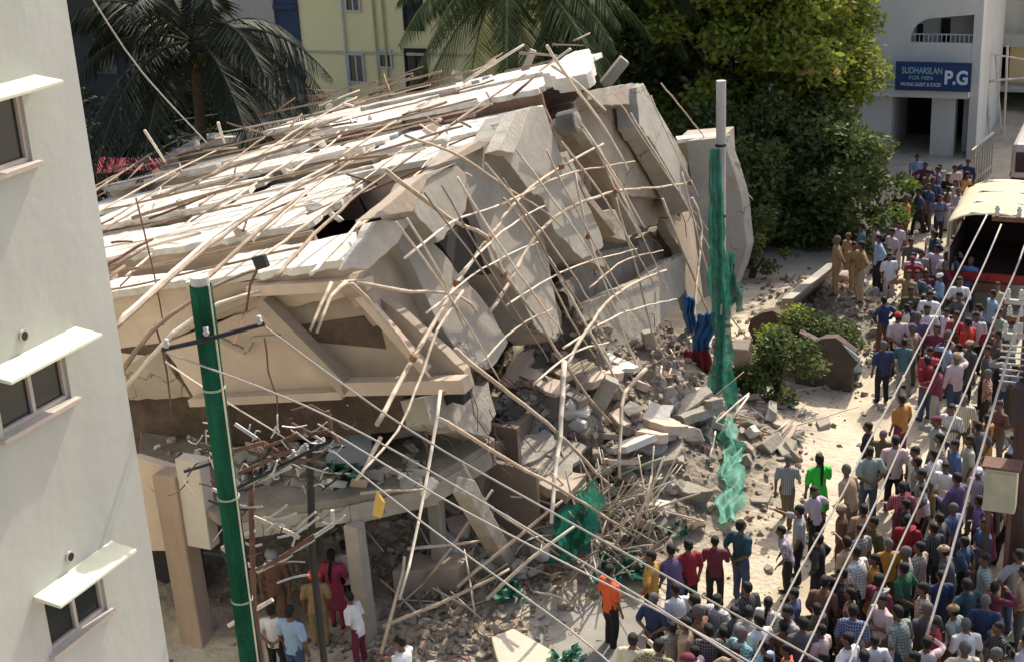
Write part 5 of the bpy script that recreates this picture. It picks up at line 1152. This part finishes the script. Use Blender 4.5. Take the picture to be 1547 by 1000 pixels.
def person(px,py,shirt,tr='black',pose=None,face=None,label=None,pat='',hat=None,group=None,z0=0,zone=None,ground=None):
    rg=PR; k=rg.randrange(0,9) if pose is None else pose
    hgt=rg.uniform(.88,1.05)
    if ground is None:
        p=G(px,py,1.60*hgt+z0); p=Vector((p.x,p.y,z0))
    else: p=ground
    hz=hill(p.x,p.y)
    if hz>.05 and z0==0:
        for _ in range(6): q=G(px,py,1.6*hgt+hz); hz=max(0,hill(q.x,q.y))
        p=Vector((q.x,q.y,hz))
    pm=PM[k]
    if face is None:
        d=Vector((1,31,0))-p; face=math.atan2(d.y,d.x)-math.pi/2+rg.gauss(0,.7)
    r=bpy.data.objects.new('person',None); COL.objects.link(r); r.location=p; r.rotation_euler=(0,0,face); r.scale=(hgt*rg.uniform(.94,1.06),hgt,hgt); r['category']='person'
    for nm in('body','hair','shirt','trousers'):
        nn=nm
        if nm=='shirt' and k==9: nn='tunic'
        if nm=='trousers' and k==10: nn='sari'
        if nm=='shirt' and k==10: nn='blouse'
        o=bpy.data.objects.new(nn,pm[nm]); COL.objects.link(o); o.parent=r
        if nm=='hair' and rg.random()<.14: setm(o,mat('grey_hair',(.16,.15,.14),noise_amt=.3,scale=30,bump=.5))
        if nm=='shirt': setm(o,cloth_m(shirt,pat))
        if nm=='trousers': setm(o,cloth_m(tr))
    if hat:
        o=bpy.data.objects.new(hat[0],CAPM if hat[0]=='cap' else HELM); COL.objects.link(o); o.parent=r; o.location=pm['hc']; o.rotation_euler=pm['M'].to_euler(); setm(o,cloth_m(hat[1]))
    ALLP.append(dict(o=r,shirt=shirt,pat=pat,tr=tr,k=k,hat=hat,label=label,zone=zone,p=p)); return r
PR=random.Random(77)
def LP(px,py,shirt,tr,pose,label,**k): return person(px,py,shirt,tr,pose,label=label,**k)
R9=R_
LP(920,862,'orange red','black',0,'person in bright orange red shirt standing alone on the grey slab',face=R9(-60))
LP(983,842,'mustard','black',8,'person in mustard shirt with one hand on hip near the stick pile',face=R9(60))
LP(1020,836,'purple','denim',11,'person in purple blue shirt next to the red-shirted one',face=R9(30))
LP(1040,824,'dark red','black',0,'person in red shirt seen from behind at the crowd front',face=R9(20))
LP(1080,818,'maroon','black',7,'person in maroon shirt left of the tall dark teal figure',face=R9(-10))
LP(1119,794,'dark teal','denim',3,'tall person in dark teal jacket standing forward of the crowd',face=R9(-50))
LP(1190,696,'grey','dusty brown',6,'person in pale striped shirt walking on the sand by the rubble',face=R9(-20),pat=' striped')
LP(1238,694,'bright green','black',9,'person in bright green tunic with a long black plait',face=R9(10))
LP(1232,741,'lavender','black',8,'person in lavender shirt directly below the bright green tunic',face=R9(200))
LP(1208,771,'grey','black',5,'person in grey vest pointing left, below the lavender shirt',face=R9(75))
LP(1192,803,'lavender','black',11,'person in checked lavender shirt at the left edge of street crowd',face=R9(80),pat=' checked')
LP(1237,814,'black','black',1,'person all in black with hands on hips below the grey vest',face=R9(60))
LP(1272,770,'brown','brown',0,'person in brown clothes and tan cap on the left crowd edge',face=R9(70),hat=('cap','tan'))
LP(1288,714,'tan','dusty brown',11,'person in tan shirt leaning forward with raised arm, below the black jacket',face=R9(40))
LP(1312,645,'black','black',2,'person in black jacket, topmost of the middle street group',face=R9(60))
LP(1334,657,'olive','black',1,'person in dark olive shirt right of the black jacket',face=R9(160))
LP(1314,682,'sage grey','denim',3,'person in sage grey shirt standing with feet apart',face=R9(10))
LP(1353,666,'pale pink','black',0,'person in pale pink shirt right of the sage grey shirt',face=R9(-10))
LP(1363,604,'ochre','maroon',0,'person in ochre orange shirt alone on the bright sand strip',face=R9(30))
LP(1456,603,'cream','olive',0,'person in cream striped shirt right of the bright sand strip',face=R9(-20),pat=' striped')
LP(1336,455,'navy','brown',1,'person in navy shirt at the edge of the far rubble pile',face=R9(20))
LP(1357,479,'pale pink','black',3,'person in pale pink shirt and red cap near the far rubble',face=R9(0),hat=('cap','bright red'))
LP(1387,479,'purple','black',0,'person in purple shirt beside the red-capped one',face=R9(0))
LP(1335,522,'navy','black',0,'person in navy shirt walking onto the sand, left end of upper group',face=R9(10))
LP(1366,517,'teal','grey',2,'person in teal shirt and grey trousers, upper group',face=R9(-30))
LP(1463,488,'bright red','olive',0,'person in bright red shirt under the second thick cable',face=R9(40))
LP(1401,545,'dark red','denim',3,'person in dark red shirt at the lower end of the upper group',face=R9(20))
LP(1265,358,'khaki','khaki',3,'person in khaki uniform, leftmost of the khaki group by the shrub',face=R9(80))
LP(1282,361,'khaki','khaki',0,'person in khaki uniform, second from left of the khaki group',face=R9(120),hat=('cap','brown'))
LP(1291,368,'khaki','khaki',2,'person in khaki uniform, third from left of the khaki group',face=R9(200))
LP(1302,371,'khaki','tan',1,'person in khaki shirt and tan trousers, rightmost of the khaki group',face=R9(90))
LP(1302,343,'teal','navy',0,'person in teal shirt behind the khaki group',face=R9(60))
LP(1419,252,'grey','lavender',6,'person in grey shirt and lavender trousers walking left of the lorry',face=R9(190))
LP(1386,238,'light blue','black',0,'person in pale blue shirt just under the hostel entrance',face=R9(160))
# the group inside the ground storey and at its mouth
LP(410,838,'brown','brown',0,'person in dusty brown clothes and grey helmet inside the dark entrance',hat=('helmet','grey'),face=R9(190))
LP(474,870,'khaki','khaki',0,'rescuer in khaki seen from behind wearing an orange helmet',hat=('helmet','orange red'),face=R9(0))
LP(500,838,'pink red','pink red',9,'person in pink red tunic beside the first storey column',face=R9(-20))
LP(519,826,'pale pink','black',0,'person in pale pink shirt behind the first storey column',face=R9(30))
LP(537,905,'white','maroon',11,'person in white shirt bending in front of the column foot',face=R9(60))
LP(410,922,'white','black',3,'person in white shirt seen from behind right of the netted pole',face=R9(-10))
LP(437,925,'light blue','denim',0,'person in light blue shirt next to the white one by the netted pole',face=R9(-30))
LP(606,970,'white','white',7,'person in white robe at the bottom edge below the square block wall',face=R9(60))
N_=None
for d in [(1129,888,'black','black',0),(988,904,'navy','black',3),(1026,896,'white','black',11),(1050,908,'black','black',0),(1083,906,'white','black',2),(1057,924,'brown','black',7),(1110,925,'dark grey','black',1),(1132,932,'grey','black',11),(1148,938,'white','denim',0),(956,966,'cream','tan',4),(1017,948,'grey','black',1),(1093,955,'maroon','black',0),(1119,956,'teal','black',3),(1070,952,'black','black',2),(1036,942,'tan','black',4),(1184,945,'brown','brown',3),(1190,982,'bright red','black',0),(1153,977,'light blue','black',8),(996,976,'olive','black',1),(1049,985,'pale pink','black',2),
(1241,885,'brown','black',11),(1195,923,'grey','denim',6),(1213,942,'dark grey','black',0),(1241,952,'pale pink','black',2),(1383,682,'white','black',0),(1386,698,'grey','black',3),(1393,718,'sage grey','black',8),(1305,770,'tan','brown',0),(1364,736,'maroon','maroon',10),(1369,762,'black','black',1),(1372,786,'dark red','dark red',10),(1332,788,'olive','black',11),(1343,822,'mustard','olive',7),(1280,819,'tan','maroon',5),(1322,845,'ochre','olive',9),(1369,835,'grey','black',0),(1304,838,'white','black',11),(1390,827,'dusty brown','black',2),(1366,858,'dark green','black',3),(1254,879,'dusty brown','black',4),(1272,867,'black','black',0),
(1420,662,'dusty brown','navy',1),(1411,687,'white','tan',2),(1443,672,'blue','denim',0),(1447,723,'purple','denim',7),(1395,740,'white','black',0),(1366,735,'ochre','olive',9),(1465,665,'cream','cream',9),(1420,783,'dark grey','black',3),(1411,798,'black','black',0),(1480,756,'purple','black',1),(1441,768,'denim','denim',0),(1510,612,'brown','dusty brown',2),(1492,633,'brown','ochre',10),
(1375,462,'dark grey','black',0),(1450,425,'white','black',2),(1430,472,'lavender','black',0),(1415,497,'maroon','olive',3),(1445,477,'dark red','brown',10),(1476,478,'white','black',0),(1405,446,'white','sage grey',7),(1529,486,'sage grey','black',0),(1432,505,'tan','olive',1),(1493,565,'brown','black',8),(1520,519,'dark grey','black',2),
(1324,342,'pale pink','dusty brown',0),(1336,328,'white','black',3),(1348,351,'lavender','grey',0),(1358,340,'lavender','lavender',9),(1344,386,'white','pale pink',0),(1379,388,'lavender','dusty brown',3),(1391,383,'grey','black',0),(1416,376,'lavender','dark grey',1),(1430,387,'white','black',2),(1410,352,'cream','grey',0),(1444,388,'grey','maroon',0),(1449,420,'navy','black',0),(1444,277,'cream','white',9),(1461,265,'ochre','black',0),(1402,262,'tan','tan',0),(1355,316,'navy','black',0),(1467,395,'blue','navy',0),(1398,250,'maroon','brown',1),(1432,268,'black','black',2),(1370,300,'ochre','brown',0),(1420,300,'navy','black',2)]:
    person(*d,pat=PR.choice(('','','','','','',' checked',' striped')))
# the rest of the mass, spaced like a crowd and never on top of each other
def inpoly(x,y,pl):
    c=False; j=len(pl)-1
    for i in range(len(pl)):
        if (pl[i][1]>y)!=(pl[j][1]>y) and x<(pl[j][0]-pl[i][0])*(y-pl[i][1])/(pl[j][1]-pl[i][1])+pl[i][0]: c=not c
        j=i
    return c
NM=['white','white','white','grey','black','navy','dark grey','lavender','sage grey','brown','maroon','dark red','tan','olive','pale pink','denim','cream','khaki','light blue','black','dusty brown','black','white','dark teal','dark grey','navy']
for poly,cnt,gap in (([(1040,930),(1150,915),(1230,870),(1250,960),(1260,1060),(1020,1060)],26,.46),([(1250,880),(1300,800),(1400,730),(1500,690),(1600,690),(1600,1060),(1240,1060),(1230,960)],92,.52),([(1400,620),(1560,600),(1560,700),(1400,720)],8,.6),([(1350,440),(1520,430),(1540,560),(1400,560)],22,.55),([(1310,340),(1440,350),(1460,430),(1350,420)],12,.6),([(1385,240),(1470,240),(1450,300),(1390,310)],8,.7)):
    n=0; t=0
    while n<cnt and t<cnt*60:
        t+=1; x=PR.uniform(min(q[0] for q in poly),max(q[0] for q in poly)); y=PR.uniform(min(q[1] for q in poly),max(q[1] for q in poly))
        if not inpoly(x,y,poly): continue
        p=G(x,y,1.6); p.z=0
        if any((p-q['p']).to_2d().length<gap for q in ALLP) or (p-ub).to_2d().length<.5 or (p-Vector((bx.x,bx.y,0))).to_2d().length<.55: continue
        if abs((p-tk).dot(V))<1.4 and -.3<(p-tk).dot(U)<6: continue
        hx=pxof(p+Z*1.6)
        if hx[0]>1575: continue
        person(x,y,PR.choice(NM),PR.choice(('black','black','denim','dark grey','dusty brown','olive','grey','navy')),PR.choice((0,0,1,2,3,4,6,7,8,8,11,9,10,3,2)),pat=PR.choice(('','','','','','',' checked',' striped')),hat=(('cap',PR.choice(('tan','white','maroon','khaki'))) if PR.random()<.07 else None)); n+=1
def zone(x,y):
    if y>900: 
        return 'bottom left of the crowd' if x<1060 else ('bottom middle of the crowd' if x<1160 else ('bottom edge under the left cable' if x<1260 else ('bottom edge under the middle cables' if x<1390 else 'bottom right corner of the crowd')))
    if y>790: return 'lower crowd left of the cables' if x<1300 else ('lower crowd under the cables' if x<1420 else 'in front of the meter box')
    if y>690: return 'middle crowd left part' if x<1360 else ('middle crowd under the third cable' if x<1440 else 'left of the meter box')
    if y>590: return 'top of the middle crowd' if x<1430 else 'between sand strip and pole'
    if y>500: return 'lower upper group by the sand'
    if y>435: return 'upper group near the far rubble' if x<1410 else 'upper group before the lorry'
    if y>320: return 'road between shrub and lorry' if x<1400 else 'beside the lorry'
    return 'road under the hostel entrance'
tops={9:'tunic',10:'blouse and sari'}
def lab(q,lv):
    x,y=q['px']; s=f"person in{q['pat']} {q['shirt']} {tops.get(q['k'],'shirt')}"
    if lv>=1: s+=f" and {q['tr']} trousers" if q['k']<9 or q['k']==11 else ''
    if q['hat']: s+=f", {q['hat'][1]} cap"
    if lv>=2 and q['k'] not in(9,10): s+=' '+POSES[q['k']][0]
    return s+', '+q['zone']
from collections import defaultdict
auto=[]
for q in ALLP:
    q['px']=pxof(q['p']+Z*1.6); q['zone']=zone(*q['px'])
    if q['label']: q['o']['label']=q['label']
    else: auto.append(q)
pend=auto
for lv in (0,1):
    g_=defaultdict(list)
    for q in pend: g_[lab(q,lv)].append(q)
    nx=[]
    for l_,qs in g_.items():
        if len(qs)==1: qs[0]['o']['label']=l_
        else: nx+=qs
    pend=nx
g_=defaultdict(list)
for q in pend: g_[lab(q,1)].append(q)
ORD={2:['left one of two','right one of two'],3:['leftmost of three','middle of three','rightmost of three']}
for l_,qs in g_.items():
    qs.sort(key=lambda q:q['px'][0]); n=len(qs)
    for i,q in enumerate(qs):
        q['o']['label']=l_.replace('person in','',1).strip() and f"{l_}, "+(ORD[n][i] if n in ORD else ('leftmost' if i==0 else ('rightmost' if i==n-1 else ('second','third','fourth','fifth','sixth')[i-1]+' from left'))+f' of {("four","five","six","seven")[min(n-4,3)]}')
for q in ALLP:
    for a_,c_ in ((' of the crowd',''),(' trousers',''),(' part',''),('under the third cable','under cables'),('under the middle cables','at mid cables'),(' and ',', '),(' of four',''),(' of five',''),(' of two',''),(' of three','')):
        if len(q['o']['label'].split())>16: q['o']['label']=q['o']['label'].replace(a_,c_)
    q['o']['group']='rescuers and onlookers at the entrance' if q['px'][0]<700 else 'onlookers in the street'
